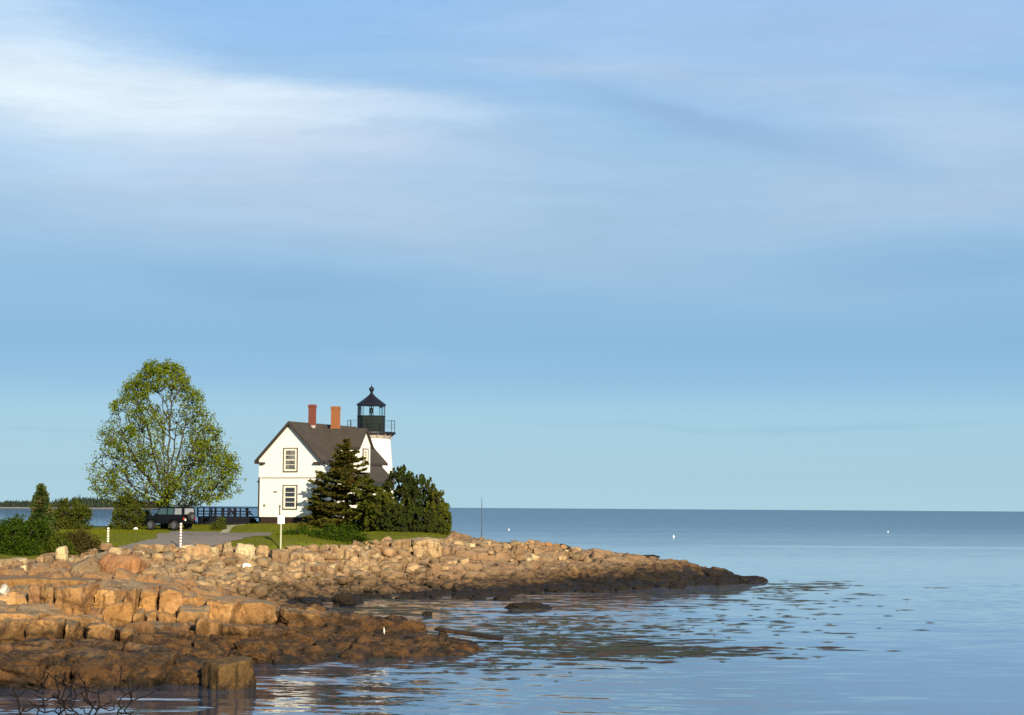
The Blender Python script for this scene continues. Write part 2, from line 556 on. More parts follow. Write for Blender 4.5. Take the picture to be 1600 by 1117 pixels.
def strip(name, left, right, mat, off, n=60, mm=16, jit=0.12):
    L = [hit(*p) for p in left]; Q = [hit(*p) for p in right]
    def smp(pts, t):
        k = t * (len(pts) - 1); i = min(int(k), len(pts) - 2); f = k - i
        return pts[i].lerp(pts[i + 1], f)
    V = []
    for i in range(n + 1):
        a = smp(L, i / n); b = smp(Q, i / n)
        for j in range(mm + 1):
            p = a.lerp(b, j / mm)
            if j in (0, mm):
                p = p + Vector((random.uniform(-jit, jit), random.uniform(-jit, jit), 0))
            V.append((p.x, p.y, float(zlawn(p.x, p.y)) + off))
    idx = np.arange((n + 1) * (mm + 1)).reshape(n + 1, mm + 1)
    q = np.stack([idx[:-1, :-1], idx[:-1, 1:], idx[1:, 1:], idx[1:, :-1]], -1).reshape(-1, 4)
    o = mesh_np(name, V, q, mat, smooth=True)
    return tag(o, kind='structure')


m = NT('gravel_drive')
P = m.pos()
c = m.mix(m.noise(P, 1.1, 5, 0.7), (0.15, 0.125, 0.10), (0.24, 0.205, 0.165))
c = m.mix(m.ramp(m.noise(P, 22, 3, 0.7), [(0.45, 0.0), (0.7, 0.6)]), c, (0.10, 0.085, 0.07))
m.principled(c, 0.95, 0.1, normal=m.bump(m.noise(P, 18, 4, 0.7), 0.6, 0.03))
M_DRIVE = m.m
strip('driveway', [(268, 829.5), (244, 841), (210, 849), (170, 857), (150, 863)], [(428, 832.5), (408, 837), (372, 844), (335, 852), (322, 859)], M_DRIVE, 0.035)
m = NT('footpath_slabs')
P = m.pos()
c = m.mix(m.noise(P, 3, 5, 0.7), (0.26, 0.24, 0.15), (0.36, 0.33, 0.22))
m.principled(c, 0.9, 0.15)
strip('footpath', [(341, 833), (350, 825), (357, 820.5), (366, 819)], [(355, 833), (361, 826), (369, 821.5), (384, 820)], m.m, 0.05, 30, 6, 0.05)

# ------------------------------------------------------------------ sea
m = NT('sea_water')
P = m.pos()
sep = m.n('ShaderNodeSeparateXYZ'); m.l(P, sep.inputs[0])
dist = sep.outputs[1]


def mr(v, a, b, c, d):
    nd = m.n('ShaderNodeMapRange', interpolation_type='SMOOTHSTEP')
    m.l(v, nd.inputs[0])
    for i, k in enumerate((a, b, c, d)): nd.inputs[i + 1].default_value = k
    return nd.outputs[0]


swell = m.noise(m.scaled(P, (0.22, 0.7, 1)), 1.0, 3, 0.55, 0.3, color=True)
rip = m.noise(m.scaled(P, (0.9, 2.4, 1)), 1.0, 4, 0.6, 0.2, color=True)
patch = m.noise(m.scaled(P, (0.012, 0.045, 1)), 1.0, 4, 0.55)
patch2 = m.noise(m.scaled(P, (0.004, 0.02, 1)), 1.0, 3, 0.5)
drop = m.math('DIVIDE', 14930.0, m.math('MAXIMUM', dist, 10.0))     # steepness of the sight line: drives ripple strength and the painted darkening offshore
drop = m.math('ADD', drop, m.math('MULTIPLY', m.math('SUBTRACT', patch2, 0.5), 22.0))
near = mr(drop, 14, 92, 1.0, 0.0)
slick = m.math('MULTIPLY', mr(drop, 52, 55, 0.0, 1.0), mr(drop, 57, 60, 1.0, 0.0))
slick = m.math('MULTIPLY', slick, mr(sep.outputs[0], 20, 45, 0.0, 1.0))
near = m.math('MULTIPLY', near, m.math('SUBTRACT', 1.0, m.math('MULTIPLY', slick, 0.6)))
# leeward cove (west of the tip, close in): livelier ripples
cove = m.math('MULTIPLY', mr(sep.outputs[0], -2.0, 15.0, 1.0, 0.0), mr(dist, 60, 130, 0.8, 1.0))
cove = m.math('MULTIPLY', cove, mr(dist, 128, 150, 1.0, 0.0))
ruf = m.math('MULTIPLY', mr(m.math('ADD', sep.outputs[0], m.math('MULTIPLY', patch, 30.0)), 28, 44, 0.0, 1.0), m.math('MULTIPLY', mr(dist, 74, 95, 0.0, 1.0), mr(dist, 125, 145, 1.0, 0.0)))
amp = m.math('ADD', m.math('MULTIPLY', m.ramp(patch, [(0.42, 0.10), (0.60, 1.0)]), 0.16), m.math('MULTIPLY', near, 0.55))
amp = m.math('ADD', amp, m.math('MULTIPLY', cove, 0.42))
amp = m.math('ADD', amp, m.math('MULTIPLY', ruf, 0.30))
amps = m.math('ADD', 0.035, m.math('MULTIPLY', cove, 0.16))
amps = m.math('ADD', amps, m.math('MULTIPLY', near, 0.2))
amps = m.math('ADD', amps, m.math('MULTIPLY', m.math('MULTIPLY', cove, mr(dist, 48, 64, 1.0, 0.0)), 0.14))
half = (0.5, 0.5, 0.5)
v1 = m.vmath('SCALE', m.vmath('SUBTRACT', swell, half), scale=amps)
v2 = m.vmath('SCALE', m.vmath('SUBTRACT', rip, half), scale=m.math('MULTIPLY', amp, 0.5))
v = m.vmath('ADD', v1, v2)
v = m.vmath('MULTIPLY', v, (0.6, 1.0, 0.0))
nrm = m.vmath('NORMALIZE', m.vmath('ADD', v, (0, 0, 1)))
gl = m.n('ShaderNodeBsdfGlossy'); gl.inputs['Roughness'].default_value = 0.03
m.l(m.mix(near, (0.96, 0.97, 1.0), (0.44, 0.50, 0.60)), gl.inputs[0])  # reflection tint darkened offshore, painting in the duller mirror of ruffled water
m.l(nrm, gl.inputs['Normal'])
fr = m.n('ShaderNodeFresnel'); fr.inputs['IOR'].default_value = 1.55; m.l(nrm, fr.inputs['Normal'])
tr = m.n('ShaderNodeBsdfTransparent'); tr.inputs[0].default_value = (0.62, 0.72, 0.66, 1)
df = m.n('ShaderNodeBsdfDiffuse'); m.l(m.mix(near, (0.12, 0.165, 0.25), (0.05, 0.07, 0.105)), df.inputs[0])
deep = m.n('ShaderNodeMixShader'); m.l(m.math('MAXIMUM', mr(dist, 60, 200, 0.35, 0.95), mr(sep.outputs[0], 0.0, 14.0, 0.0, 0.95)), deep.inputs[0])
m.l(tr.outputs[0], deep.inputs[1]); m.l(df.outputs[0], deep.inputs[2])
mx = m.n('ShaderNodeMixShader'); m.l(fr.outputs[0], mx.inputs[0]); m.l(deep.outputs[0], mx.inputs[1]); m.l(gl.outputs[0], mx.inputs[2])
m.l(mx.outputs[0], m.out.inputs[0])
water = mesh_np('water', [(-25000, -200, 0), (25000, -200, 0), (25000, 45000, 0), (-25000, 45000, 0)], np.array([[0, 1, 2, 3]]), m.m)
tag(water, kind='structure')
m = NT('seabed_weed')
P = m.pos()
c = m.mix(m.ramp(m.noise(m.scaled(P, (0.25, 0.6, 1)), 1, 5, 0.65), [(0.4, 0.0), (0.6, 1.0)]), (0.03, 0.045, 0.04), (0.16, 0.15, 0.07))
m.principled(c, 0.9, 0.1)
bed = grid_mesh('seabed', np.arange(-80, 120, 2.0), np.arange(20, 400, 2.0), lambda X, Y: np.where((Y < 205) & (X < 30) & (X > -75), np.minimum(GH(X, Y), 0.6) - 0.5, -2.0), m.m, smooth=True)
tag(bed, kind='structure')

# ------------------------------------------------------------------ rocks
_b = bmesh.new(); bmesh.ops.create_icosphere(_b, subdivisions=4, radius=1.0)
ICO4 = np.array([v.co[:] for v in _b.verts]); ICO4F = np.array([[v.index for v in f.verts] for f in _b.faces]); _b.free()
_b = bmesh.new(); bmesh.ops.create_icosphere(_b, subdivisions=2, radius=1.0)
ICO2 = np.array([v.co[:] for v in _b.verts]); ICO2F = np.array([[v.index for v in f.verts] for f in _b.faces]); _b.free()
_b = bmesh.new(); bmesh.ops.create_icosphere(_b, subdivisions=5, radius=1.0)
ICO5 = np.array([v.co[:] for v in _b.verts]); ICO5F = np.array([[v.index for v in f.verts] for f in _b.faces]); _b.free()


def rock_shape(seed, base, boxy=0.5, rough=0.05, extra=8):
    r = np.random.default_rng(seed)
    v = base.copy() * 1.35
    planes = []
    for ax in range(3):
        for sg in (-1, 1):
            n = np.zeros(3); n[ax] = sg
            n = n + r.normal(0, 0.05 + 0.22 * (1 - boxy), 3)
            planes.append((n / np.linalg.norm(n), r.uniform(0.80, 0.95) if boxy > 0 else r.uniform(1.08, 1.25)))
    for _ in range(extra):
        n = r.normal(0, 1, 3); n /= np.linalg.norm(n)
        planes.append((n, r.uniform(0.86, 1.12) + 0.12 * boxy))
    for n, d in planes:
        dd = v @ n - d
        v = v - np.outer(np.maximum(dd, 0) * 0.97, n)
    nn = vn3(v * 1.3 + seed * 3.1, 1) * 2.2 + vn3(v * 3.1 + seed, 2) * 0.9 + vn3(v * 7.3, 3) * 0.35
    v = v * (1 + rough * nn)[:, None]
    lo, hi = v.min(0), v.max(0)
    return (v - (lo + hi) / 2) / ((hi - lo) / 2)


def worley3(q, s=0):
    i = np.floor(q).astype(np.int64)
    d1 = np.full(len(q), 9.0); d2 = np.full(len(q), 9.0); val = np.zeros(len(q))
    for dx in (-1, 0, 1):
        for dy in (-1, 0, 1):
            for dz in (-1, 0, 1):
                c = i + np.array([dx, dy, dz])
                sx_ = c[:, 0] + 0.1 + 0.8 * _h(c[:, 0], c[:, 1], c[:, 2], s); sy_ = c[:, 1] + 0.1 + 0.8 * _h(c[:, 0], c[:, 1], c[:, 2], s + 1); sz_ = c[:, 2] + 0.1 + 0.8 * _h(c[:, 0], c[:, 1], c[:, 2], s + 2)
                d = np.abs(q[:, 0] - sx_) + np.abs(q[:, 1] - sy_) + np.abs(q[:, 2] - sz_)
                m_ = d < d1
                d2 = np.where(m_, d1, np.minimum(d2, d)); val = np.where(m_, _h(c[:, 0], c[:, 1], c[:, 2], s + 3), val); d1 = np.where(m_, d, d1)
    return val - 0.5, d2 - d1


def fracture(p, amt=0.10, s=0, cell=0.85):
    c = p.mean(0); d = p - c; n = d / (np.linalg.norm(d, axis=1)[:, None] + 1e-9)
    w = p + 0.25 * np.stack([vn3(p * 1.1, 31), vn3(p * 1.1, 32), vn3(p * 1.1, 33)], 1)
    w = w @ roty(0.12).T
    a, e1 = worley3(w / np.array([cell * 1.3, cell, cell * 0.5]), 40)
    b, e2 = worley3(w / np.array([cell * 0.45, cell * 0.4, cell * 0.2]), 50)
    f = vn3(p * 9.0, 23)
    disp = 0.9 * a + 0.42 * b + 0.14 * f - 0.75 * np.clip(1 - e1 / 0.16, 0, 1) - 0.25 * np.clip(1 - e2 / 0.2, 0, 1)
    return p + n * (amt * disp)[:, None]


def rotz(a): c, s = math.cos(a), math.sin(a); return np.array([[c, -s, 0], [s, c, 0], [0, 0, 1]])
def roty(a): c, s = math.cos(a), math.sin(a); return np.array([[c, 0, s], [0, 1, 0], [-s, 0, c]])


# blocks of the jointed bedrock ledge: pixel box of the visible face, distance, depth, tilt
BL = [(-30, 921, 42, 956, 67.5, 2.2, 0), (40, 916, 61, 955, 67.3, 1.8, 0), (60, 918, 81, 957, 67.3, 1.8, 0), (79, 912, 141, 974, 67.0, 2.6, 0),
      (149, 918, 184, 948, 67.8, 2.2, 0), (149, 941, 197, 992, 66.6, 2.0, 0), (141, 925, 152, 978, 68.2, 1.5, 0), (190, 920, 211, 988, 67.2, 2.0, 0), (211, 922, 239, 960, 67.6, 2.0, 0), (238, 923, 274, 960, 67.5, 2.4, 0.05),
      (205, 955, 222, 992, 66.6, 1.2, 0), (221, 957, 241, 995, 66.4, 1.4, 0), (239, 957, 273, 996, 66.3, 1.6, 0), (270, 948, 325, 994, 66.3, 2.0, 0.12), (270, 928, 322, 962, 69.2, 1.8, 0.28), (310, 936, 362, 980, 67.8, 1.6, 0.25),
      (352, 942, 421, 986, 68.5, 2.4, 0.08), (-40, 958, 70, 985, 64.5, 2.2, 0.02), (60, 962, 150, 990, 64.8, 2.2, 0.03), (-10, 968, 42, 1012, 62.5, 2.4, 0), (39, 970, 88, 1015, 62.2, 2.6, 0), (95, 972, 113, 1014, 62.6, 2.2, 0),
      (86, 976, 97, 1012, 63.2, 2.0, 0), (120, 974, 163, 1015, 62.3, 2.4, 0.02), (111, 979, 123, 1013, 63.3, 2.0, 0), (170, 984, 206, 1014, 62.6, 2.2, 0.04), (222, 990, 277, 1018, 62.8, 1.8, 0.05),
      (298, 966, 341, 1020, 63.6, 1.8, 0.06), (284, 986, 303, 1008, 63.4, 1.0, 0), (299, 1003, 321, 1022, 61.5, 1.0, 0), (344, 978, 386, 1008, 64.5, 1.8, 0.06), (372, 979, 442, 1010, 65.5, 2.2, 0.06), (360, 1002, 430, 1040, 61.5, 2.6, 0.05),
      (418, 988, 490, 1020, 66.5, 2.2, 0.10), (-30, 1024, 61, 1086, 52.9, 3.4, 0.03), (58, 1030, 97, 1082, 52.9, 2.6, 0.1), (75, 1016, 168, 1074, 53.2, 3.8, 0.05), (163, 1030, 252, 1078, 53.2, 3.8, 0.07), (246, 1036, 305, 1072, 53.8, 3.0, 0.03),
      (435, 956, 512, 990, 72.5, 2.2, 0.10), (500, 962, 575, 992, 73.5, 2.0, 0.10), (440, 980, 520, 1012, 69.5, 2.0, 0.12), (500, 985, 600, 1014, 70.5, 2.0, 0.12), (430, 1010, 500, 1038, 63.5, 2.0, 0.03), (490, 1008, 580, 1034, 65.2, 2.2, 0.03),
      (560, 966, 656, 992, 76.5, 1.0, 0.05), (560, 1002, 640, 1034, 66.5, 1.4, 0.02), (630, 1002, 685, 1032, 66.8, 1.2, 0.02), (680, 1004, 750, 1030, 67.0, 1.0, 0.10),
      (180, 1008, 262, 1040, 59.5, 2.2, 0.06), (20, 1004, 110, 1034, 58.5, 2.2, 0.04), (100, 1006, 190, 1030, 59.0, 2.2, 0.05), (290, 1016, 345, 1046, 59.5, 1.6, 0.05)]
Vs, Fs, o_ = [], [], 0
for k, (x0, y0, x1, y1, Y, dp, tl) in enumerate(BL):
    a = at(x0, (y0 + y1) / 2, Y); b = at(x1, (y0 + y1) / 2, Y)
    top = at((x0 + x1) / 2, y0, Y).z; bot = at((x0 + x1) / 2, y1, Y).z
    top = top + 0.03
    bot = min(bot, top - 0.3) - 0.35
    w = (b.x - a.x) * 0.5 * 1.06; h = (top - bot) / 2
    low = y1 > 1022 or x0 > 430
    v = rock_shape(100 + k, ICO5, 0.35 if low else 0.8, 0.085 if low else 0.05, 7 if low else 4)
    if low: w *= 1.12
    sd_ = vn3(v * np.array([1.2, 1.2, 5.0]) + k * 1.7, 11)   # bedding ledges
    v = v * (1 + (0.10 if low else 0.05) * sd_)[:, None]
    s = v * np.array([w, dp / 2, h])
    s[:, 2] -= np.clip(s[:, 1] / dp, -0.5, 0.5) * (-0.25 if low else 0.06)
    s = s @ roty(tl + random.uniform(-0.03, 0.03)).T @ rotz(random.uniform(-0.05, 0.30)).T
    s += np.array([(a.x + b.x) / 2, Y + dp * 0.42, (top + bot) / 2])
    s = fracture(s, 0.24 if low else 0.12, 0, 1.0 if low else 1.3)
    Vs.append(s); Fs.append(ICO5F + o_); o_ += len(s)
# flat slab lying over the ledge crest
for (x0, x1, yA, yB, Y, dp, th) in [(288, 436, 925, 946, 73.5, 3.4, 0.30), (-20, 150, 903, 907, 71.5, 3.5, 0.7), (120, 290, 906, 921, 71.5, 3.5, 0.6)]:
    a = at(x0, yA, Y); b = at(x1, yB, Y)
    v = rock_shape(int(x0) + 900, ICO5, 0.85, 0.03, 3)
    s = v * np.array([(b.x - a.x) / 2, dp / 2, th / 2])
    s = s @ roty(math.atan2(a.z - b.z, b.x - a.x)).T
    s += np.array([(a.x + b.x) / 2, Y + dp * 0.3, (a.z + b.z) / 2 - th * 0.35])
    Vs.append(s); Fs.append(ICO5F + o_); o_ += len(s)
blocks = mesh_np('bedrock_blocks', np.concatenate(Vs), np.concatenate(Fs), M_ROCK_NEAR)
tag(blocks, kind='structure')


def place_rock(name, px0, py0, px1, py1, Y, dp, mat, seed, label, cat='rock', boxy=0.4, rough=0.06, rz=None, tilt=0.0, sink=0.12, group=None, extra=8):
    a = at(px0, (py0 + py1) / 2, Y); b = at(px1, (py0 + py1) / 2, Y)
    top = at((px0 + px1) / 2, py0, Y).z; bot = at((px0 + px1) / 2, py1, Y).z - sink
    v = rock_shape(seed, ICO4, boxy, rough, extra) * np.array([(b.x - a.x) / 2, dp / 2, (top - bot) / 2])
    v = v @ roty(tilt).T
    if rz: v = v @ rotz(rz).T
    v = fracture(v, 0.09 * min(1.0, (b.x - a.x) / 1.2), 0, max(0.35, (b.x - a.x) * 0.45))
    o = mesh_np(name, v, ICO4F, mat)
    o.location = ((a.x + b.x) / 2, Y + dp * 0.3, (top + bot) / 2)
    tag(o, label, cat, group)
    return o


def yon(px, py, y0=88.0):  # distance where the sight line meets the rocky ground
    return hit(px, py, y0, lambda x, y: zrock(x, y)).y


SP = [('boulder', 420, 857, 453, 888, 1.1, M_BOULD, 'large rounded pinkish boulder at the foot of the sign post', 0.3),
      ('boulder', 364, 848, 397, 876, 1.0, M_PALE, 'big pale yellow angular boulder at the lawn edge left of the sign post', 0.6),
      ('boulder', 345, 845, 364, 864, 0.7, M_PALE, 'pointed pale rock standing up at the lawn edge beside the drive', 0.1),
      ('boulder', 318, 854, 341, 868, 0.8, M_PALE, 'squared pale block lying at the end of the gravel drive', 0.8),
      ('boulder', 398, 850, 422, 872, 0.9, M_BOULD, 'tan boulder between the yellow angular boulder and the sign post', 0.3),
      ('boulder', 508, 852, 541, 870, 0.9, M_BOULD, 'long low tan boulder below the bright green bush', 0.5),
      ('boulder', 559, 861, 577, 875, 0.7, M_PALE, 'small round cream boulder, left one of the pair right of the green bush', 0.2),
      ('boulder', 577, 863, 596, 878, 0.7, M_PALE, 'small round cream boulder, right one of the pair right of the green bush', 0.2),
      ('boulder', 282, 853, 330, 874, 1.2, M_BOULD, 'broad brownish tan boulder under the striped pole by the drive', 0.4),
      ('boulder', 146, 864, 224, 914, 2.6, M_ORANGE, 'bright orange rock hump below the left striped pole', 0.2),
      ('boulder', 102, 868, 158, 914, 2.4, M_BOULD, 'yellowish rock hump left of the bright orange one', 0.3),
      ('boulder', 87, 851, 105, 874, 0.6, M_PALE, 'pale sloping stone between the green shrub and the brown bush', 0.5),
      ('boulder', 168, 854, 189, 868, 0.7, M_PALE, 'cream block at the foot of the left striped pole', 0.7),
      ('boulder', 212, 884, 262, 908, 1.6, M_BOULD, 'flat grey tan boulder right of the bright orange hump', 0.4),
      ('boulder', 640, 838, 690, 866, 2.0, M_BOULD, 'wide tan rock outcrop under the right end of the dark trees', 0.5),
      ('boulder', 610, 840, 640, 866, 1.6, M_BOULD, 'steep greyish rock face left of the wide tan outcrop', 0.6),
      ('boulder', -14, 872, 8, 900, 1.0, M_BOULD, 'tan boulder at the left edge below the green shrub', 0.3),
      ('boulder', 6, 884, 26, 898, 0.7, M_PALE, 'pale low stone below the green shrub', 0.5),
      ('boulder', 26, 881, 42, 898, 0.7, M_PALE, 'upright pale stone below the green shrub', 0.3)]
used = []
for k, (nm, x0, y0, x1, y1, dp, mt, lb, bx) in enumerate(SP):
    Y = yon((x0 + x1) / 2, y1 - 1, 80.0)
    hump = 'hump' in lb
    place_rock(nm, x0, y0, x1, y1, Y, dp, mt, 300 + k, lb, 'boulder', 0.0 if hump else bx * 0.6, 0.13 if hump else 0.06, sink=0.2, extra=3 if hump else 8)
    p = at((x0 + x1) / 2, y1, Y); used.append((p.x, p.y, (x1 - x0) / 2 * Y / F + .3))

place_rock('boulder', 317, 1028, 388, 1082, 53.0, 1.3, rock_mat('block_rock', (0.13, 0.078, 0.030), (0.17, 0.105, 0.04), (0.10, 0.08, 0.05), (0.06, 0.035, 0.018), tide=0.15, tide_soft=0.35, lichen_lowsun=0.4, streak=0.95), 411,
           'square brown block standing alone in the water before the ledge', 'boulder', 0.95, 0.02, rz=0.55, sink=0.3, extra=1)
place_rock('boulder', -2, 911, 11, 927, 67.6, 0.5, simple_mat('white_quartz', (0.42, 0.37, 0.29), 0.8, var=0.1), 412, 'small white stone on the ledge at the left edge', 'rock', 0.2)
WR = [(787, 940, 863, 951, 'long low black rock alone in the cove water', 1.6), (658, 954, 676, 962, 'tiny round dark rock between the ledge finger and the long black rock', 0.5),
      (516, 926, 556, 947, 'dark weedy rock in the cove near the rubble bank', 1.6), (1130, 899, 1202, 909, 'low black rock awash just past the headland tip', 2.5),
      (985, 866, 1032, 873, 'thin black rock awash behind the headland', 2.5), (448, 946, 470, 954, 'small dark rock at the left end of the cove', 0.8),
      (684, 981, 701, 997, 'small reddish boulder propping up the tilted slab', 0.5), (860, 849, 892, 859, 'black rock showing over the headland crest', 2.0), (775, 846, 810, 854, 'dark flat rock on the headland crest by open water', 1.6)]
for k, (x0, y0, x1, y1, lb, dp) in enumerate(WR):
    Y = onz((x0 + x1) / 2, y1 - 1).y if k not in (7, 8) else 139.0
    if k == 7: Y = 137.5
    place_rock('dark_rock', x0, y0, x1, y1, Y, dp, M_WETROCK if k != 6 else M_BOULD, 440 + k, lb, 'rock', 0.0, 0.12, sink=0.2, extra=5)
# tilted slab in the water
a = at(690, 982, 72.5); b = at(779, 998, 71.0)
v = rock_shape(460, ICO4, 0.9, 0.02, 2) * np.array([(b - a).length / 2, 0.35, 0.07])
v = v @ roty(math.atan2(a.z - b.z, b.x - a.x)).T @ rotz(-0.3).T
o = mesh_np('rock_slab', v, ICO4F, M_WETROCK, loc=(a + b) / 2)
tag(o, 'thin dark rock slab sloping into the water from a small boulder', 'rock')

_fp = hit(385, 893, 88, zrock); used += [(_fp.x, _fp.y, 0.5), (_fp.x, _fp.y - 0.9, 0.35)]
# countable boulders of the rubble bank
variants = []
for k in range(14):
    v = rock_shape(500 + k, ICO4 if k < 6 else ICO4, random.uniform(0.1, 0.8), 0.05, 9)
    for mt in (M_BOULD, M_PALE, M_ROCK_FAR, M_ORANGE):
        pass
    variants.append(v)
vm = {}


def variant_mesh(k, mt):
    if (k, mt.name) not in vm:
        o = mesh_np('boulder', variants[k], ICO4F, mt)
        vm[(k, mt.name)] = o.data
        bpy.data.objects.remove(o)
    return vm[(k, mt.name)]


cnt = 0; tries = 0
placed = list(used)
while cnt < 262 and tries < 9000:
    tries += 1
    big = cnt < 75
    x = random.uniform(-25, 4.5)
    e = float(lawn_edge(x)) if x < -4.6 else 134
    h0 = e
    y = e - abs(random.gauss(0.0, 1.0)) * (1.0 if big else 5.0) - (0.0 if big else 0.6)
    if y < 90: continue
    z = float(zrock(np.array([x]), np.array([y]))[0])
    if z < 0.25: continue
    r = random.uniform(0.34, 0.62) if big else random.uniform(0.2, 0.42)
    if big and x > -15: r *= 0.78
    if x > -6: r *= 0.8
    if x > -5 and random.random() < 0.75: continue
    if any((x - a) ** 2 + ((y - b) * 0.7) ** 2 < (0.75 * (r + c)) ** 2 for a, b, c in placed): continue
    placed.append((x, y, r))
    k = random.randrange(14)
    mt = random.choices([M_BOULD, M_PALE, M_ROCK_FAR, M_ORANGE], [6, 2.6 if big else 1.2, 5, 0.25])[0]
    o = bpy.data.objects.new('boulder', variant_mesh(k, mt))
    COL.objects.link(o)
    sz_ = r * random.uniform(0.55, 0.9)
    zc_ = z + r * (0.12 if big else 0.2)
    if big and x < -4.6: zc_ = min(zc_, float(GH(x, e + 1)) + (0.16 if x < -13 else 0.02) - sz_ * 0.9)
    o.location = (x, y, zc_)
    o.scale = (r * random.uniform(0.9, 1.35), r * random.uniform(0.8, 1.1), sz_)
    o.rotation_euler = (random.uniform(-.3, .3), random.uniform(-.35, .35), random.uniform(0, 6.3))
    if big:
        tag(o, 'tan boulder along the top edge of the rubble bank', 'boulder', 'boulders along the top edge of the rubble bank')
    else:
        tag(o, 'tan stone among the rubble on the bank above the cove', 'boulder', 'stones of the rubble bank above the cove')
    cnt += 1

# uncountable small rubble
Vs, Fs, o_ = [], [], 0
small = [rock_shape(600 + k, ICO2, 0.5, 0.04, 5) for k in range(10)]
k = 0
while k < 3600:
    x = random.uniform(-27, 17)
    y = random.uniform(90, 136)
    if k % 3 == 0:
        x = random.uniform(-16, -2); y = random.uniform(101, 122)
    elif x < -16.5 and random.random() < 0.75: continue
    if y > float(lawn_edge(x)) - 0.2 and x < -4.6: continue
    if x > -7 and random.random() < min(0.96, 0.62 + (x + 7) * 0.06): continue
    h = float(GH(x, y))
    if h < -0.12 or (h > 2.0 and random.random() < 0.5) or (x > -4 and random.random() < 0.6): continue
    z = float(zrock(np.array([x]), np.array([y]))[0])
    r = 0.06 + 0.34 * random.random() ** 2.6
    v = small[k % 10] * np.array([r * random.uniform(.9, 1.5), r, r * random.uniform(.5, .9)])
    v = v @ roty(random.uniform(-.4, .4)).T @ rotz(random.uniform(0, 6.3)).T + np.array([x, y, z + r * 0.3])
    Vs.append(v); Fs.append(ICO2F + o_); o_ += len(v); k += 1
rub = mesh_np('rubble', np.concatenate(Vs), np.concatenate(Fs), M_BOULD)
tag(rub, kind='stuff')

# weedy cobbles along the tide line
Vs, Fs, o_ = [], [], 0
for k in range(1500):
    px = random.uniform(435, 1140)
    base = np.interp(px, [440, 560, 780, 1000, 1140], [938, 930, 922, 918, 908])
    wv_ = float(fbm2(np.array([px / 22.0]), np.array([3.3]), 3, 8)[0])
    if random.random() > 0.25 + 2.2 * max(0, wv_ + 0.15): continue
    py = base + wv_ * 16 + random.gauss(0, 1) * (4.5 if px < 800 else 2.2)
    p = onz(px, py)
    r = random.uniform(0.08, 0.35)
    v = small[k % 10] * np.array([r * random.uniform(1, 2), r, r * random.uniform(.3, .6)])
    v = v @ rotz(random.uniform(0, 6.3)).T + np.array([p.x, p.y, 0.02])
    Vs.append(v); Fs.append(ICO2F + o_); o_ += len(v)
tag(mesh_np('weedy_cobbles', np.concatenate(Vs), np.concatenate(Fs), M_WETROCK), kind='stuff')

# floating rockweed
m = NT('rockweed')
c = m.mix(m.noise(m.pos(), 3.0, 4, 0.7), (0.012, 0.016, 0.008), (0.06, 0.062, 0.03))
c = m.mix(m.ramp(m.noise(m.pos(), 0.5, 3, 0.6), [(0.5, 0.0), (0.65, 0.7)]), c, (0.07, 0.03, 0.025))
m.principled(c, 0.7, 0.25, normal=m.bump(m.noise(m.pos(), 9, 4, 0.7), 0.8, 0.05))
M_WEED = m.m
V, Q = [], []
def weed_patch(x, y, sx, sy):
    n = random.randint(7, 11)
    b = len(V)
    V.append((x, y, 0.035))
    a0 = random.random() * 6.3
    for i in range(n):
        a = 2 * math.pi * i / n
        r = random.uniform(0.35, 1.0)
        V.append((x + sx * r * math.cos(a), y + sy * r * math.sin(a), 0.006))
    for i in range(n): Q.append((b, b + 1 + i, b + 1 + (i + 1) % n))
def weed_zone(n, fx, s=(0.10, 0.7)):
    for _ in range(n):
        px, py = fx()
        p = onz(px, py)
        s1 = random.uniform(*s) * 0.8
        weed_patch(p.x, p.y, s1 * random.uniform(1.0, 3.6), s1 * random.uniform(0.14, 0.42))
g = random.gauss
weed_zone(260, lambda: (g(930, 130), g(1010, 14)))
weed_zone(90, lambda: (g(1010, 130), g(1021, 6)))
weed_zone(300, lambda: (g(860, 80), g(978, 15)), (0.05, 0.4))
weed_zone(110, lambda: (g(1150, 120), g(930, 9)), (0.1, 0.7))
weed_zone(60, lambda: (g(1230, 60), g(917, 4)), (0.15, 0.9))
weed_zone(110, lambda: (g(1150, 110), g(975, 20)), (0.08, 0.4))
weed_zone(120, lambda: (g(620, 90), g(955, 9)), (0.1, 0.5))
weed_zone(100, lambda: (g(600, 110), g(935, 5)), (0.1, 0.7))
weed_zone(50, lambda: (g(760, 60), g(1040, 12)), (0.05, 0.3))
weed = mesh_np('seaweed', V, np.array(Q), M_WEED, smooth=True)
tag(weed, kind='stuff')

# ------------------------------------------------------------------ keeper's house
M_WHITE = None
m = NT('white_clapboard')
P = m.pos()
sp_ = m.n('ShaderNodeSeparateXYZ'); m.l(P, sp_.inputs[0])
fr_ = m.math('FRACT', m.math('MULTIPLY', sp_.outputs[2], 8.5))
nz = m.noise(P, 1.5, 5, 0.65)
c = m.mix(nz, (0.67, 0.65, 0.57), (0.78, 0.765, 0.68))
c = m.mix(m.ramp(m.noise(m.scaled(P, (3, 3, .5)), 1.0, 5, .7), [(0.58, 0.0), (0.8, 0.25)]), c, (0.5, 0.47, 0.38))
m.principled(c, 0.6, 0.3, normal=m.bump(fr_, 0.8, 0.03))
M_WALL = m.m
M_TRIM = simple_mat('dark_brown_trim', (0.035, 0.028, 0.022), 0.6)
M_CREAM = simple_mat('cream_sash', (0.62, 0.56, 0.44), 0.5)
m = NT('asphalt_shingle')
P = m.pos()
br = m.n('ShaderNodeTexBrick'); br.offset = 0.5
uv = m.n('ShaderNodeTexCoord')
m.l(uv.outputs['UV'] if False else m.scaled(P, (1, 1, 1.4)), br.inputs['Vector'])
c = m.mix(m.noise(P, 5, 5, 0.7), (0.030, 0.025, 0.020), (0.062, 0.051, 0.040))
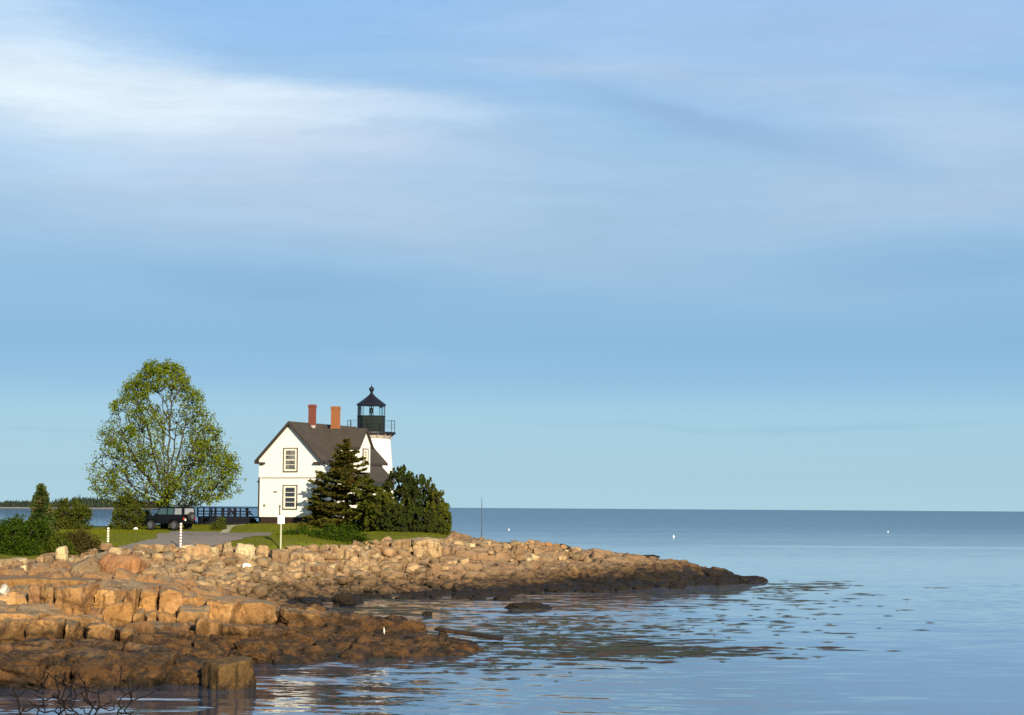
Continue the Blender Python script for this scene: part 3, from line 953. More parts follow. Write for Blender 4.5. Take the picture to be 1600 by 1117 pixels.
c = m.mix(m.ramp(m.noise(P, 0.7, 4, 0.6), [(0.4, 0.0), (0.7, 0.5)]), c, (0.070, 0.058, 0.046))
zl = m.n('ShaderNodeSeparateXYZ'); m.l(P, zl.inputs[0])
m.principled(c, 0.9, 0.15, normal=m.bump(m.math('FRACT', m.math('MULTIPLY', zl.outputs[2], 7.0)), 0.6, 0.02))
M_ROOF = m.m
M_BRICK = None


def brick(name, c1, c2, mortar):
    m = NT(name)
    tc = m.n('ShaderNodeTexCoord')
    br = m.n('ShaderNodeTexBrick')
    s3 = m.n('ShaderNodeSeparateXYZ'); m.l(tc.outputs['Object'], s3.inputs[0])
    cb = m.n('ShaderNodeCombineXYZ')
    m.l(m.math('ADD', s3.outputs[0], s3.outputs[1]), cb.inputs[0]); m.l(s3.outputs[2], cb.inputs[1])
    m.l(cb.outputs[0], br.inputs['Vector'])
    br.inputs['Scale'].default_value = 4.5
    br.inputs['Color1'].default_value = (*c1, 1); br.inputs['Color2'].default_value = (*c2, 1); br.inputs['Mortar'].default_value = (*mortar, 1)
    m.principled(br.outputs['Color'], 0.85, 0.2)
    return m.m


M_BR1 = brick('red_brick', (0.12, 0.032, 0.02), (0.16, 0.045, 0.026), (0.12, 0.06, 0.04))
M_BR2 = brick('orange_brick', (0.22, 0.075, 0.022), (0.26, 0.095, 0.032), (0.20, 0.10, 0.05))
M_BRF = brick('foundation_brick', (0.022, 0.012, 0.009), (0.03, 0.016, 0.011), (0.02, 0.014, 0.01))
m = NT('window_glass')
m.principled((0.02, 0.022, 0.028), 0.12, 0.7)
M_GLASS = m.m
M_BLIND = simple_mat('window_curtain', (0.30, 0.27, 0.22), 0.8)
M_METAL = simple_mat('lead_flashing', (0.40, 0.36, 0.32), 0.5)

TH = R(25)
A = at(452, 800, 161.0)
HZ = 3.35
house = empty('keepers_house', (A.x, 161.0, HZ), -TH)
tag(house, 'white two storey house with dark gabled roof and two brick chimneys', 'house')
HW, OW, L = 2.98, 3.27, 10.7
ZB, ZBELT, ZE, ZR = 0.76, 4.09, 5.52, 8.80
sl = (ZR - ZE) / OW
zew = ZR - sl * HW - 0.02  # wall top at side wall
foundation = MB().span((-HW + 0.1, 0.1, -0.9), (HW - 0.1, L - 0.1, ZB)).build('foundation', M_BRF, house)
w = MB()
w.prism([(-HW + 0.07, 0.07, ZB), (HW - 0.07, 0.07, ZB), (HW - 0.07, 0.07, ZBELT), (-HW + 0.07, 0.07, ZBELT)], (0, L - 0.14, 0))
w.build('lower_wall', M_WALL, house)
w = MB()
w.prism([(-HW, 0, ZBELT), (HW, 0, ZBELT), (HW, 0, zew - 0.12), (0, 0, ZR - 0.14), (-HW, 0, zew - 0.12)], (0, L, 0))
w.build('upper_wall', M_WALL, house)
MB().span((-HW - 0.015, -0.015, ZBELT - 0.05), (HW + 0.015, L, ZBELT - 0.003)).build('belt_course', simple_mat('belt_trim', (0.22, 0.18, 0.13)), house)
# main roof: two slabs
rf = MB()
nrm_t = 0.13
for sg in (-1, 1):
    rf.prism([(0, -0.32, ZR), (sg * OW, -0.32, ZE), (sg * (OW - 0.02), -0.32, ZE - nrm_t), (0, -0.32, ZR - nrm_t * 1.3)], (0, L + 0.64, 0))
roof = rf.build('roof', M_ROOF, house)
tr_ = MB()
for sg in (-1, 1):
    for y in (-0.355, L + 0.325):
        tr_.prism([(sg * 0.0, y, ZR + 0.03), (sg * (OW + 0.03), y, ZE - 0.0), (sg * (OW + 0.03), y, ZE - 0.27), (0, y, ZR - 0.27)], (0, 0.03, 0))
    tr_.span((sg * OW - 0.03 + sg * 0.04, -0.32, ZE - 0.22), (sg * OW + 0.03 + sg * 0.04, L + 0.32, ZE - 0.02))
    x0, x1 = sorted((sg * (OW + 0.03), sg * (OW - 0.85)))
    tr_.span((x0, -0.33, ZE - 0.30), (x1, -0.02, ZE - 0.15))
tr_.build('roof_trim', M_TRIM, house)
# corner boards and left side porch
for sg in (-1, 1):
    cb_ = MB()
    cb_.span((sg * HW - 0.07, -0.03, ZBELT), (sg * HW + 0.07, -0.004, zew - 0.15))
    cb_.build('corner_board', M_WALL, house)
    cb_ = MB()
    cb_.span((sg * (HW - .07) - 0.07, 0.04, ZB), (sg * (HW - .07) + 0.07, 0.066, ZBELT - 0.07))
    cb_.build('corner_board', M_WALL, house)
pr = MB()
pr.prism([(-HW - 0.02, 1.2, 4.25), (-HW - 1.0, 1.2, 3.80), (-HW - 1.0, 1.2, 3.66), (-HW - 0.02, 1.2, 3.66)], (0, 6.0, 0))
pr.build('porch_roof', M_TRIM, house)
for yy in (1.35, 4.2, 7.0):
    MB().span((-HW - 0.88, yy, 0.3), (-HW - 0.74, yy + 0.14, 3.66)).build('porch_post', M_TRIM, house)
MB().span((-HW - 0.12, -0.02, ZB), (-HW + 0.0, 0.06, ZBELT)).build('porch_shade_strip', M_TRIM, house)  # dark strip painting in the shadowed porch side at the corner
MB().prism([(-HW - 0.75, 1.3, 0.25), (-HW - 0.08, 1.3, 0.25), (-HW - 0.08, 1.3, 1.8)], (0, 0.10, 0)).build('porch_brace', M_TRIM, house)


def window(parent, c, w, h, nx, mat_glass, out=(0, -1, 0), blind=0.0, rows=2, fold=None):
    """double-hung window centred at c on a wall facing `out` (local -y or +x)."""
    if out[1]: rot = Matrix.Identity(3)
    else: rot = Matrix.Rotation(R(90), 3, 'Z')
    e = bpy.data.objects.new('window', None)
    fr = MB(); t = 0.085
    fr.box((0, -0.02, h / 2 - t / 2), (w, 0.07, t)); fr.box((0, -0.02, -h / 2 + t / 2), (w, 0.07, t))
    fr.box((-w / 2 + t / 2, -0.02, 0), (t, 0.07, h - 2 * t)); fr.box((w / 2 - t / 2, -0.02, 0), (t, 0.07, h - 2 * t))
    f = fr.build('window', M_TRIM, parent)
    f.location = c; f.rotation_euler = (0, 0, 0 if out[1] else R(90))
    s = MB(); w2, h2, t2 = w - 2 * t, h - 2 * t, 0.15
    s.box((0, -0.022, h2 / 2 - t2 / 2), (w2, 0.05, t2)); s.box((0, -0.022, -h2 / 2 + t2 / 2), (w2, 0.05, t2))
    s.box((-w2 / 2 + t2 / 2, -0.022, 0), (t2, 0.05, h2 - 2 * t2)); s.box((w2 / 2 - t2 / 2, -0.022, 0), (t2, 0.05, h2 - 2 * t2))
    s.box((0, -0.024, 0.0), (w2 - 2 * t2, 0.05, 0.09))
    s.build('sash', M_CREAM, f)
    b = MB()
    for i in range(1, nx):
        b.box((-w2 / 2 + t2 + (w2 - 2 * t2) * i / nx, -0.012, 0), (0.03, 0.03, h2 - 2 * t2 - 0.004))
    for k in range(1, rows):
        for sg in (-1, 1):
            b.box((0, -0.0125, sg * (h2 / 2 - t2 * 0.9) * k / rows), (w2 - 2 * t2 - 0.004, 0.028, 0.045))
    b.build('glazing_bar', M_CREAM, f)
    MB().box((0, 0.0, 0), (w2 - 2 * t2 + 0.01, 0.012, h2 - 2 * t2 + 0.01)).build('pane', mat_glass, f)
    bpy.data.objects.remove(e)
    return f


m = NT('upper_window_glass')
zz = m.n('ShaderNodeSeparateXYZ'); m.l(m.pos(), zz.inputs[0])
c = m.mix(m.ramp(m.noise(m.scaled(m.pos(), (2, 2, 3)), 1.5, 3, 0.6), [(0.4, 0.0), (0.6, 1.0)]), (0.15, 0.14, 0.12), (0.05, 0.05, 0.045))
m.principled(c, 0.2, 0.6)
M_GLASS2 = m.m
window(house, (0.05, -0.012, 5.55), 1.42, 2.05, 1, M_GLASS2, rows=2)
window(house, (0.02, 0.058, 2.42), 1.42, 2.08, 1, M_GLASS, rows=2)
MB().span((-1.62, 0.03, 2.82), (-1.28, 0.068, 2.92)).build('wall_vent', M_TRIM, house)
MB().tube((-2.5, 0.02, 1.72), (-2.5, 0.068, 1.72), 0.12).build('electric_meter', simple_mat('meter_grey', (0.16, 0.15, 0.12)), house)

# cross gable
cr = MB()
WX = 4.52
SC, HC = 4.7, 1.12
ZCR, ZCE = 8.36, 6.86
slc = (ZCR - ZCE) / HC
cr.prism([(0.6, SC - HC + 0.14, 4.6), (0.6, SC + HC - 0.14, 4.6), (0.6, SC + HC - 0.14, ZCE + 0.05), (0.6, SC, ZCR - 0.12), (0.6, SC - HC + 0.14, ZCE + 0.05)], (WX - 0.6, 0, 0))
cr.build('cross_gable_wall', M_WALL, house)
cr = MB()
for sg in (-1, 1):
    cr.prism([(0.1, SC, ZCR), (0.1, SC + sg * (HC + 0.1), ZCE - 0.13), (0.1, SC + sg * (HC + 0.08), ZCE - 0.25), (0.1, SC, ZCR - 0.16)], (WX + 0.1, 0, 0))
cr.build('cross_gable_roof', M_ROOF, house)
cr = MB()
for sg in (-1, 1):
    cr.prism([(WX + 0.21, SC, ZCR + 0.02), (WX + 0.21, SC + sg * (HC + 0.13), ZCE - 0.14), (WX + 0.21, SC + sg * (HC + 0.13), ZCE - 0.36), (WX + 0.21, SC, ZCR - 0.22)], (0.03, 0, 0))
cr.span((0.9, SC - HC - 0.13, ZCE - 0.27), (WX + 0.2, SC - HC - 0.09, ZCE - 0.15))
cr.build('cross_gable_trim', M_TRIM, house)
window(house, (WX + 0.012, SC + 0.1, 5.95), 0.95, 1.35, 1, M_BLIND, out=(1, 0, 0))

# one storey lean-to on the right wall
lt = MB()
lt.span((HW, 3.7, 0.2), (4.35, 9.8, 3.95)); lt.build('lean_to_wall', M_WALL, house)
lt = MB()
lt.prism([(HW - 0.05, 3.4, 5.55), (4.72, 3.4, 3.88), (4.72, 3.4, 3.72), (HW - 0.05, 3.4, 5.36)], (0, 6.6, 0))
lt.build('lean_to_roof', M_ROOF, house)
lt = MB()
lt.prism([(HW, 3.36, 5.60), (4.76, 3.36, 3.90), (4.76, 3.36, 3.62), (HW, 3.36, 5.30)], (0, 0.03, 0))
lt.span((4.73, 3.36, 3.64), (4.77, 10.0, 3.86))
lt.build('lean_to_trim', M_TRIM, house)
for yy in (5.2, 7.6): window(house, (4.362, yy, 2.4), 0.9, 1.5, 1, M_GLASS, out=(1, 0, 0))
MB().span((4.352, 8.8, 0.4), (4.38, 9.6, 2.5)).build('side_door', M_TRIM, house)

# chimneys, children of the roof
def chimney(w, d, x, y, z0, z1, mat, corb=0.0):
    c = MB()
    c.span((x - w / 2, y - d / 2, z0), (x + w / 2, y + d / 2, z1 - 0.25))
    c.span((x - w / 2 - 0.035, y - d / 2 - 0.035, z1 - 0.25), (x + w / 2 + 0.035, y + d / 2 + 0.035, z1 - 0.08))
    c.span((x - w / 2, y - d / 2, z1 - 0.08), (x + w / 2, y + d / 2, z1))
    if corb:
        c.prism([(x - w / 2 - corb, y - d / 2 - .02, z0), (x + w / 2 + corb, y - d / 2 - .02, z0), (x + w / 2, y - d / 2 - .02, z0 + 1.0), (x - w / 2, y - d / 2 - .02, z0 + 1.0)], (0, d + .04, 0))
    return c.build('chimney', mat, roof)


ch1 = chimney(0.52, 0.45, 0.18, 3.2, 8.1, 10.38, M_BR1); ch1['label'] = 'narrow dark red brick chimney'
ch2 = chimney(0.62, 0.55, 1.32, 5.2, 7.6, 10.30, M_BR2, 0.18); ch2['label'] = 'wider orange brick chimney'
MB().prism([(0.40, 2.9, 8.46), (0.48, 2.9, 8.38), (1.0, 2.9, 7.86), (0.92, 2.9, 7.94)], (0, 0.02, 0)).build('flashing', M_METAL, roof)
MB().span((0.3, 2.85, 8.34), (0.62, 2.99, 8.58)).build('flashing', M_METAL, roof)

# ------------------------------------------------------------------ lighthouse
TX, TY = at(579.5, 700, 172.4).x, 172.4
tower = empty('lighthouse', (TX, TY, 3.1))
tag(tower, 'white tapered lighthouse tower with black lantern room behind the house', 'lighthouse')
m = NT('tower_white_paint')
P = m.pos()
c = m.mix(m.noise(P, 1.2, 5, 0.7), (0.62, 0.61, 0.55), (0.73, 0.72, 0.66))
m.principled(c, 0.55, 0.3, normal=m.bump(m.noise(P, 9, 4, .6), 0.25, 0.02))
M_TOWER = m.m
M_BLACK = simple_mat('black_iron', (0.008, 0.008, 0.012), 0.5, 0.25)
M_DKGREEN = simple_mat('dark_green_panel', (0.007, 0.012, 0.009), 0.55, 0.2)
M_CORBEL_SHADE = simple_mat('shaded_corbel', (0.25, 0.22, 0.18), 0.7)  # corbel colour greyed: shade below the gallery painted in
MB().lathe([(2.45, -0.5), (2.42, 0.2), (1.76, 8.05)], n=48).build('tower_wall', M_TOWER, tower, smooth=False)
MB().lathe([(1.80, 8.0), (1.80, 8.42)], n=48).build('corbel_band', M_CORBEL_SHADE, tower)
for i in range(16):
    a = 2 * math.pi * i / 16
    br_ = MB()
    br_.prism([(1.78 * math.cos(a), 1.78 * math.sin(a), 8.02), (1.78 * math.cos(a), 1.78 * math.sin(a), 8.42), (2.08 * math.cos(a), 2.08 * math.sin(a), 8.42)],
              (0.08 * math.sin(a), -0.08 * math.cos(a), 0))
    br_.build('bracket', M_CORBEL_SHADE, tower)
MB().lathe([(2.10, 8.42), (2.22, 8.46), (2.22, 8.62), (2.10, 8.62)], n=48).build('gallery_deck', M_BLACK, tower)
ral = empty('gallery_railing', (0, 0, 0)); bpy.data.objects.remove(ral)
rail = None
for zz_ in (9.66, 9.32, 9.05):
    rl = MB()
    ring = [(2.12 * math.cos(2 * math.pi * i / 40), 2.12 * math.sin(2 * math.pi * i / 40), zz_) for i in range(40)]
    for i in range(40): rl.tube(ring[i], ring[(i + 1) % 40], 0.008 if zz_ < 9.6 else 0.014, n=5)
    if rail is None: rail = rl.build('gallery_railing', M_BLACK, tower)
    else: rl.build('rail_ring', M_BLACK, rail)
for i in range(12):
    a = 2 * math.pi * (i + 0.12) / 12
    MB().tube((2.12 * math.cos(a), 2.12 * math.sin(a), 8.6), (2.12 * math.cos(a), 2.12 * math.sin(a), 9.7), 0.028, n=6).build('railing_post', M_BLACK, rail)
MB().lathe([(1.26, 8.62), (1.26, 10.02), (1.30, 10.02), (1.30, 10.10), (1.22, 10.10)], n=8, rot0=R(12)).build('lantern_base', M_DKGREEN, tower)
lm = MB()
for i in range(8):
    a = 2 * math.pi * i / 8 + R(12); a2 = 2 * math.pi * (i + 1) / 8 + R(12)
    p = Vector((1.22 * math.cos(a), 1.22 * math.sin(a), 0)); q = Vector((1.22 * math.cos(a2), 1.22 * math.sin(a2), 0))
    lm.tube(p + Vector((0, 0, 10.08)), p + Vector((0, 0, 11.1)), 0.038, n=6)
    lm.tube(p + Vector((0, 0, 11.05)), q + Vector((0, 0, 11.05)), 0.05, n=5)
lm.build('lantern_frame', M_BLACK, tower)
m = NT('lantern_glass')
gls = m.n('ShaderNodeBsdfGlossy'); gls.inputs['Roughness'].default_value = 0.05; gls.inputs[0].default_value = (0.9, 0.95, 0.95, 1)
trn = m.n('ShaderNodeBsdfTransparent'); trn.inputs[0].default_value = (0.97, 1.0, 0.99, 1)
fz = m.n('ShaderNodeFresnel'); fz.inputs[0].default_value = 1.45
mm_ = m.n('ShaderNodeMixShader'); m.l(fz.outputs[0], mm_.inputs[0]); m.l(trn.outputs[0], mm_.inputs[1]); m.l(gls.outputs[0], mm_.inputs[2])
m.l(mm_.outputs[0], m.out.inputs[0])
M_LGLASS = m.m
for i in range(8):
    a = 2 * math.pi * i / 8 + R(12); a2 = 2 * math.pi * (i + 1) / 8 + R(12)
    p = Vector((1.18 * math.cos(a), 1.18 * math.sin(a), 0)); q = Vector((1.18 * math.cos(a2), 1.18 * math.sin(a2), 0))
    MB().poly([p + Vector((0, 0, 10.1)), q + Vector((0, 0, 10.1)), q + Vector((0, 0, 11.03)), p + Vector((0, 0, 11.03))]).build('lantern_pane', M_LGLASS, tower)
# solid panels on the landward sides of the lantern
for i in (3,):
    a = 2 * math.pi * i / 8 + R(12); a2 = 2 * math.pi * (i + 1) / 8 + R(12)
    p = Vector((1.16 * math.cos(a), 1.16 * math.sin(a), 0)); q = Vector((1.16 * math.cos(a2), 1.16 * math.sin(a2), 0))
    MB().prism([p + Vector((0, 0, 10.1)), q + Vector((0, 0, 10.1)), q + Vector((0, 0, 11.03)), p + Vector((0, 0, 11.03))], (0.03, 0.03, 0)).build('blank_panel', M_BLACK, tower)
MB().lathe([(0.07, 10.1), (0.07, 10.32), (0.13, 10.34), (0.17, 10.55), (0.13, 10.78), (0.06, 10.82), (0.05, 11.1)], n=16).build('beacon_lamp', M_DKGREEN, tower, smooth=True)
MB().lathe([(1.22, 11.06), (1.36, 11.05), (1.36, 11.13), (0.95, 11.42), (0.55, 11.72), (0.28, 11.95), (0.14, 12.12), (0.12, 12.2)], n=8, rot0=R(12)).build('lantern_roof', M_BLACK, tower)
MB().lathe([(0.10, 12.15), (0.13, 12.3), (0.22, 12.42), (0.25, 12.52), (0.21, 12.62), (0.09, 12.72), (0.03, 12.78), (0.015, 12.98)], n=16).build('vent_ball', M_BLACK, tower, smooth=True)

# ------------------------------------------------------------------ deck with railings between car and house
M_DECK = simple_mat('dark_stained_wood', (0.008, 0.009, 0.013), 0.85, 0.1)
d0 = at(308, 806, 167.0); d1 = at(402, 806, 165.0)
deck = empty('wooden_deck', (d0.x, 167.0, 3.2), math.atan2(-2.0, d1.x - d0.x))
tag(deck, 'dark wooden deck with rails beside the left wall of the house', 'deck')
LD = (Vector((d1.x, 165)) - Vector((d0.x, 167))).length
zf_ = at(350, 806, 166).z - 3.2
zt_ = at(350, 793, 166).z - 3.2
MB().span((0, 0, zf_ - 0.12), (LD - 0.4, 2.6, zf_)).build('deck_floor', M_DECK, deck)
MB().span((0.05, 0.05, -0.4), (LD - 0.3, 0.12, zf_ - 0.125)).build('deck_skirt', M_DECK, deck)
for i in range(9):
    x = 0.05 + (LD - 1.1) * i / 8
    for yy in (0.0, 2.5):
        if i % 2 == 0 or yy == 0: MB().span((x - 0.05, yy - 0.05, zf_), (x + 0.05, yy + 0.05, zt_ + 0.02)).build('railing_post', M_DECK, deck)
for yy in (0, 2.5):
    MB().span((-0.05, yy - 0.08, zt_ - 0.0), (LD - 1.0, yy + 0.08, zt_ + 0.07)).build('hand_rail', M_DECK, deck)
    MB().span((-0.02, yy - 0.03, zt_ - 0.32), (LD - 1.9, yy + 0.03, zt_ - 0.24)).build('mid_rail', M_DECK, deck)
    MB().span((-0.02, yy - 0.028, zt_ - 0.56), (LD - 1.9, yy + 0.028, zt_ - 0.48)).build('low_rail', M_DECK, deck)
MB().prism([(3.1, -0.06, zt_ - 0.05), (3.25, -0.06, zt_ - 0.05), (3.75, -0.06, zf_ + 0.1), (3.6, -0.06, zf_ + 0.1)], (0, 0.09, 0)).build('rail_brace', M_DECK, deck)
MB().prism([(LD - 1.25, -0.06, zt_ - 0.05), (LD - 1.1, -0.06, zt_ - 0.05), (LD - 0.35, -0.06, zf_ + 0.1), (LD - 0.5, -0.06, zf_ + 0.1)], (0, 0.09, 0)).build('rail_brace', M_DECK, deck)
for k in range(4):
    MB().span((LD - 1.0, 0.1, -0.2 + 0.0), (LD - 0.1 - k * 0.22, 1.3, 0.1 + k * 0.2)).build('step', M_DECK, deck)
# bench-like table on the deck
tb = empty('picnic_table', (d0.x + 2.0, 168.4, 3.2 + zf_))
tag(tb, 'dark picnic table standing on the wooden deck', 'table')
MB().span((-0.9, -0.35, 0.70), (0.9, 0.35, 0.75)).build('tabletop', M_DECK, tb)
for yy in (-0.75, 0.52): MB().span((-0.9, yy, 0.42), (0.9, yy + 0.23, 0.46)).build('bench_seat', M_DECK, tb)
for xx in (-0.65, 0.65):
    MB().prism([(xx - 0.04, -0.72, 0), (xx - 0.04, -0.6, 0), (xx - 0.04, 0.28, 0.70), (xx - 0.04, 0.16, 0.70)], (0.08, 0, 0)).build('leg', M_DECK, tb)
    MB().prism([(xx - 0.03, 0.72, 0), (xx - 0.03, 0.6, 0), (xx - 0.03, -0.28, 0.70), (xx - 0.03, -0.16, 0.70)], (0.06, 0, 0)).build('leg', M_DECK, tb)

# ------------------------------------------------------------------ off-road car
PH = R(32)
cc = hit(262, 828.5)
carY = cc.y
car = empty('parked_car', (cc.x, cc.y + 1.0, float(zlawn(cc.x, cc.y + 1.0)) + 0.02), math.atan2(math.sin(PH), -math.cos(PH)))
tag(car, 'black boxy off road car with spare wheel parked under the big tree', 'car')
m = NT('black_car_paint')
p = m.principled((0.004, 0.004, 0.005), 0.4, 0.25)
p.inputs['Coat Weight'].default_value = 0.0
M_CAR = m.m
M_TYRE = simple_mat('tyre_rubber', (0.015, 0.015, 0.015), 0.85)
M_RIM = simple_mat('silver_rim', (0.16, 0.16, 0.16), 0.35, 0.5, 0.6)
m = NT('green_reflection_glass'); m.principled((0.03, 0.06, 0.055), 0.08, 0.8); M_GREENWIN = m.m  # green reflected in the windows is painted into the glass colour
m = NT('clear_rear_plastic'); m.principled((0.20, 0.21, 0.22), 0.25, 0.5); M_SOFTWIN = m.m
M_RED = simple_mat('red_lens', (0.35, 0.02, 0.02), 0.3)
M_PLATE = simple_mat('pale_number_plate', (0.55, 0.55, 0.52), 0.5)
# local +x = forward (to the left in the picture), camera side is local +y (after rotation)
b = MB()
prof = [(-2.0, 0.50), (2.0, 0.50), (2.05, 0.70), (2.03, 1.06), (1.2, 1.14), (0.82, 1.18), (-2.02, 1.18), (-2.06, 0.62)]
b.prism([(x, -0.78, z) for x, z in prof], (0, 1.56, 0))
bmesh.ops.bevel(b.bm, geom=list(b.bm.edges), offset=0.035, segments=2, affect='EDGES')
b.build('body', M_CAR, car)
b = MB()
yb, yt = 0.77, 0.68
ps = [(0.82, 1.17), (0.52, 1.80), (0.3, 1.86), (-1.9, 1.86), (-2.0, 1.82), (-2.05, 1.17)]
vs1 = [b.bm.verts.new((x, -(yb if z < 1.3 else yt), z)) for x, z in ps]
vs2 = [b.bm.verts.new((x, (yb if z < 1.3 else yt), z)) for x, z in ps]
b.bm.faces.new(vs1[::-1]); b.bm.faces.new(vs2)
for i in range(len(ps)):
    j = (i + 1) % len(ps); b.bm.faces.new((vs1[i], vs1[j], vs2[j], vs2[i]))
b.build('cabin', M_CAR, car)
for sg in (-1, 1):
    def wy(z): return sg * (yb + (yt - yb) * (z - 1.17) / 0.69 + 0.012)
    for (nm, x0, x1, x0t, x1t, mt) in (('side_window', 0.66, -0.28, 0.44, -0.28, M_GREENWIN), ('side_window', -0.40, -1.02, -0.40, -1.02, M_GREENWIN), ('rear_side_window', -1.14, -1.90, -1.14, -1.86, M_SOFTWIN)):
        MB().poly([(x0, wy(1.25), 1.25), (x1, wy(1.25), 1.25), (x1t, wy(1.74), 1.74), (x0t, wy(1.74), 1.74)]).build(nm, mt, car)
    MB().span((0.7, sg * 0.80, 1.16), (0.86, sg * 0.98, 1.34), bevel=0.02).build('wing_mirror', M_CAR, car)
    MB().span((-2.085, sg * 0.60, 0.82), (-2.06, sg * 0.76, 1.02)).build('tail_light', M_RED, car)
    MB().tube((2.04, sg * 0.5, 0.88), (2.09, sg * 0.5, 0.88), 0.1, n=14).build('headlight', M_SOFTWIN, car)
    for xx in (1.32, -1.22):
        f_ = MB(); f_.prism([(xx - 0.62, sg * 0.70, 0.62), (xx - 0.40, sg * 0.70, 0.92), (xx + 0.40, sg * 0.70, 0.92), (xx + 0.62, sg * 0.70, 0.62), (xx + 0.52, sg * 0.70, 0.60), (xx + 0.36, sg * 0.70, 0.84), (xx - 0.36, sg * 0.70, 0.84), (xx - 0.52, sg * 0.70, 0.60)], (0, sg * 0.25, 0))
        f_.build('wheel_arch', M_CAR, car)
        wl = MB(); wl.lathe([(0.24, -0.12), (0.36, -0.12), (0.385, -0.08), (0.385, 0.08), (0.36, 0.12), (0.24, 0.12)], n=28)
        t_ = wl.build('wheel', M_TYRE, car, smooth=False)
        t_.location = (xx, sg * 0.80, 0.385); t_.rotation_euler = (R(90), 0, 0)
        rm = MB(); rm.lathe([(0.0001 + 0.05, -0.125), (0.06, 0.0)], n=12)
        for q in range(5):
            a = 2 * math.pi * q / 5
            rm.box((0.13 * math.cos(a), 0.13 * math.sin(a), -0.115 * sg * -1 * -1), (0.2, 0.075, 0.03), Matrix.Rotation(a, 3, 'Z'))
        rm.lathe([(0.20, 0.118 * -sg - 0.01), (0.245, 0.118 * -sg - 0.01), (0.245, 0.118 * -sg + 0.01), (0.20, 0.118 * -sg + 0.01)], n=24)
        rm.build('rim', M_RIM, t_)
MB().poly([(-2.055, -0.58, 1.27), (-2.055, 0.58, 1.27), (-2.018, 0.52, 1.74), (-2.018, -0.52, 1.74)]).build('rear_window', M_SOFTWIN, car)
MB().poly([(0.80, -0.62, 1.25), (0.80, 0.62, 1.25), (0.56, 0.58, 1.75), (0.56, -0.58, 1.75)]).build('windscreen', M_GREENWIN, car)
MB().span((-2.24, -0.78, 0.52), (-2.07, 0.78, 0.70), bevel=0.03).build('rear_bumper', M_CAR, car)
MB().span((2.06, -0.78, 0.50), (2.26, 0.78, 0.68), bevel=0.03).build('front_bumper', M_CAR, car)
sw = MB(); sw.lathe([(0.2, -0.12), (0.35, -0.12), (0.38, -0.08), (0.38, 0.08), (0.35, 0.12), (0.2, 0.12)], n=28)
sw_ = sw.build('spare_wheel', M_TYRE, car); sw_.location = (-2.22, -0.08, 1.08); sw_.rotation_euler = (0, R(90), 0)
MB().lathe([(0.05, -0.14), (0.19, -0.135), (0.19, -0.12), (0.05, -0.12)], n=20).build('rim', M_RIM, sw_)
MB().span((-2.10, 0.42, 0.74), (-2.075, 0.58, 0.92)).build('number_plate', M_PLATE, car)

# ------------------------------------------------------------------ sign and striped poles
M_WOODP = simple_mat('weathered_post', (0.36, 0.36, 0.24), 0.8)
M_SIGNW = simple_mat('white_sign_board', (0.75, 0.74, 0.70), 0.6, var=0.06)
M_DARKM = simple_mat('dark_bracket', (0.08, 0.075, 0.06), 0.6)
sb = hit(438.5, 858)
sgn = empty('sign_post', sb); tag(sgn, 'white notice board on a pale post at the lawn edge before the house', 'sign')
k_ = sb.y / F
MB().tube((0, 0, -0.3), (0, 0, 56 * k_), 0.055, 0.05, n=10).build('post', M_WOODP, sgn)
MB().tube((-2.6 * k_, 0.03, 40 * k_), (-2.6 * k_, 0.03, 67 * k_), 0.04, n=8).sphere((-2.6 * k_, 0.03, 67.5 * k_), 0.07).build('lamp_bracket', M_DARKM, sgn)
bd = MB().span((-5 * k_, -0.09, 40 * k_), (5.5 * k_, -0.06, 53 * k_), bevel=0.008).build('sign_board', M_SIGNW, sgn)
MB().span((-2.6 * k_, -0.096, 44 * k_), (3.0 * k_, -0.091, 44.4 * k_)).span((-2.6 * k_, -0.096, 48 * k_), (2.0 * k_, -0.091, 48.4 * k_)).build('lettering_lines', simple_mat('faded_lettering', (0.45, 0.44, 0.40)), bd)

M_POLEY = simple_mat('pale_yellow_band', (0.80, 0.76, 0.50), 0.6)
M_POLEB = simple_mat('dark_green_band', (0.10, 0.10, 0.04), 0.6)
M_POLEW = simple_mat('white_band', (0.78, 0.74, 0.70), 0.6)
M_POLER = simple_mat('dull_red_band', (0.25, 0.08, 0.04), 0.6)


def pole(px, py0, py1, nb, ma, mb, label):
    b0 = hit(px, py1); k = b0.y / F
    e = empty('striped_pole', b0); tag(e, label, 'pole', 'striped poles at the lawn edge')
    hgt = (py1 - py0) * k
    MB().tube((0, 0, -0.4), (0, 0, 0.02), 0.05, n=8).build('pole_foot', mb, e)
    for i in range(nb):
        z0 = 0.02 + (hgt - 0.02) * i / nb; z1 = 0.02 + (hgt - 0.02) * (i + 1) / nb
        zm = z0 + (z1 - z0) * 0.42
        MB().tube((0, 0, z0), (0, 0, zm), 0.05, n=10).build('dark_band', mb, e)
        MB().tube((0, 0, zm), (0, 0, z1), 0.062, n=10).build('light_band', ma, e)


pole(168.5, 824, 856, 8, M_POLEY, M_POLEB, 'thin yellow and dark banded pole standing in front of the left lawn')
pole(282, 817, 857, 9, M_POLEW, M_POLER, 'thin white and red banded pole standing at the end of the gravel drive')

# white block lying on the rubble
p = _fp.copy(); p.z += 0.2
fb = MB(); fb.box((0, 0, 0.12), (0.46, 0.34, 0.30), Matrix.Rotation(0.12, 3, 'Y') @ Matrix.Rotation(0.3, 3, 'Z'), bevel=0.05)
o = fb.build('foam_block', simple_mat('white_foam', (0.62, 0.59, 0.50), 0.8, var=0.08), loc=p)
tag(o, 'small white block lying among the rubble below the drive', 'foam block')
p = hit(84, 823)
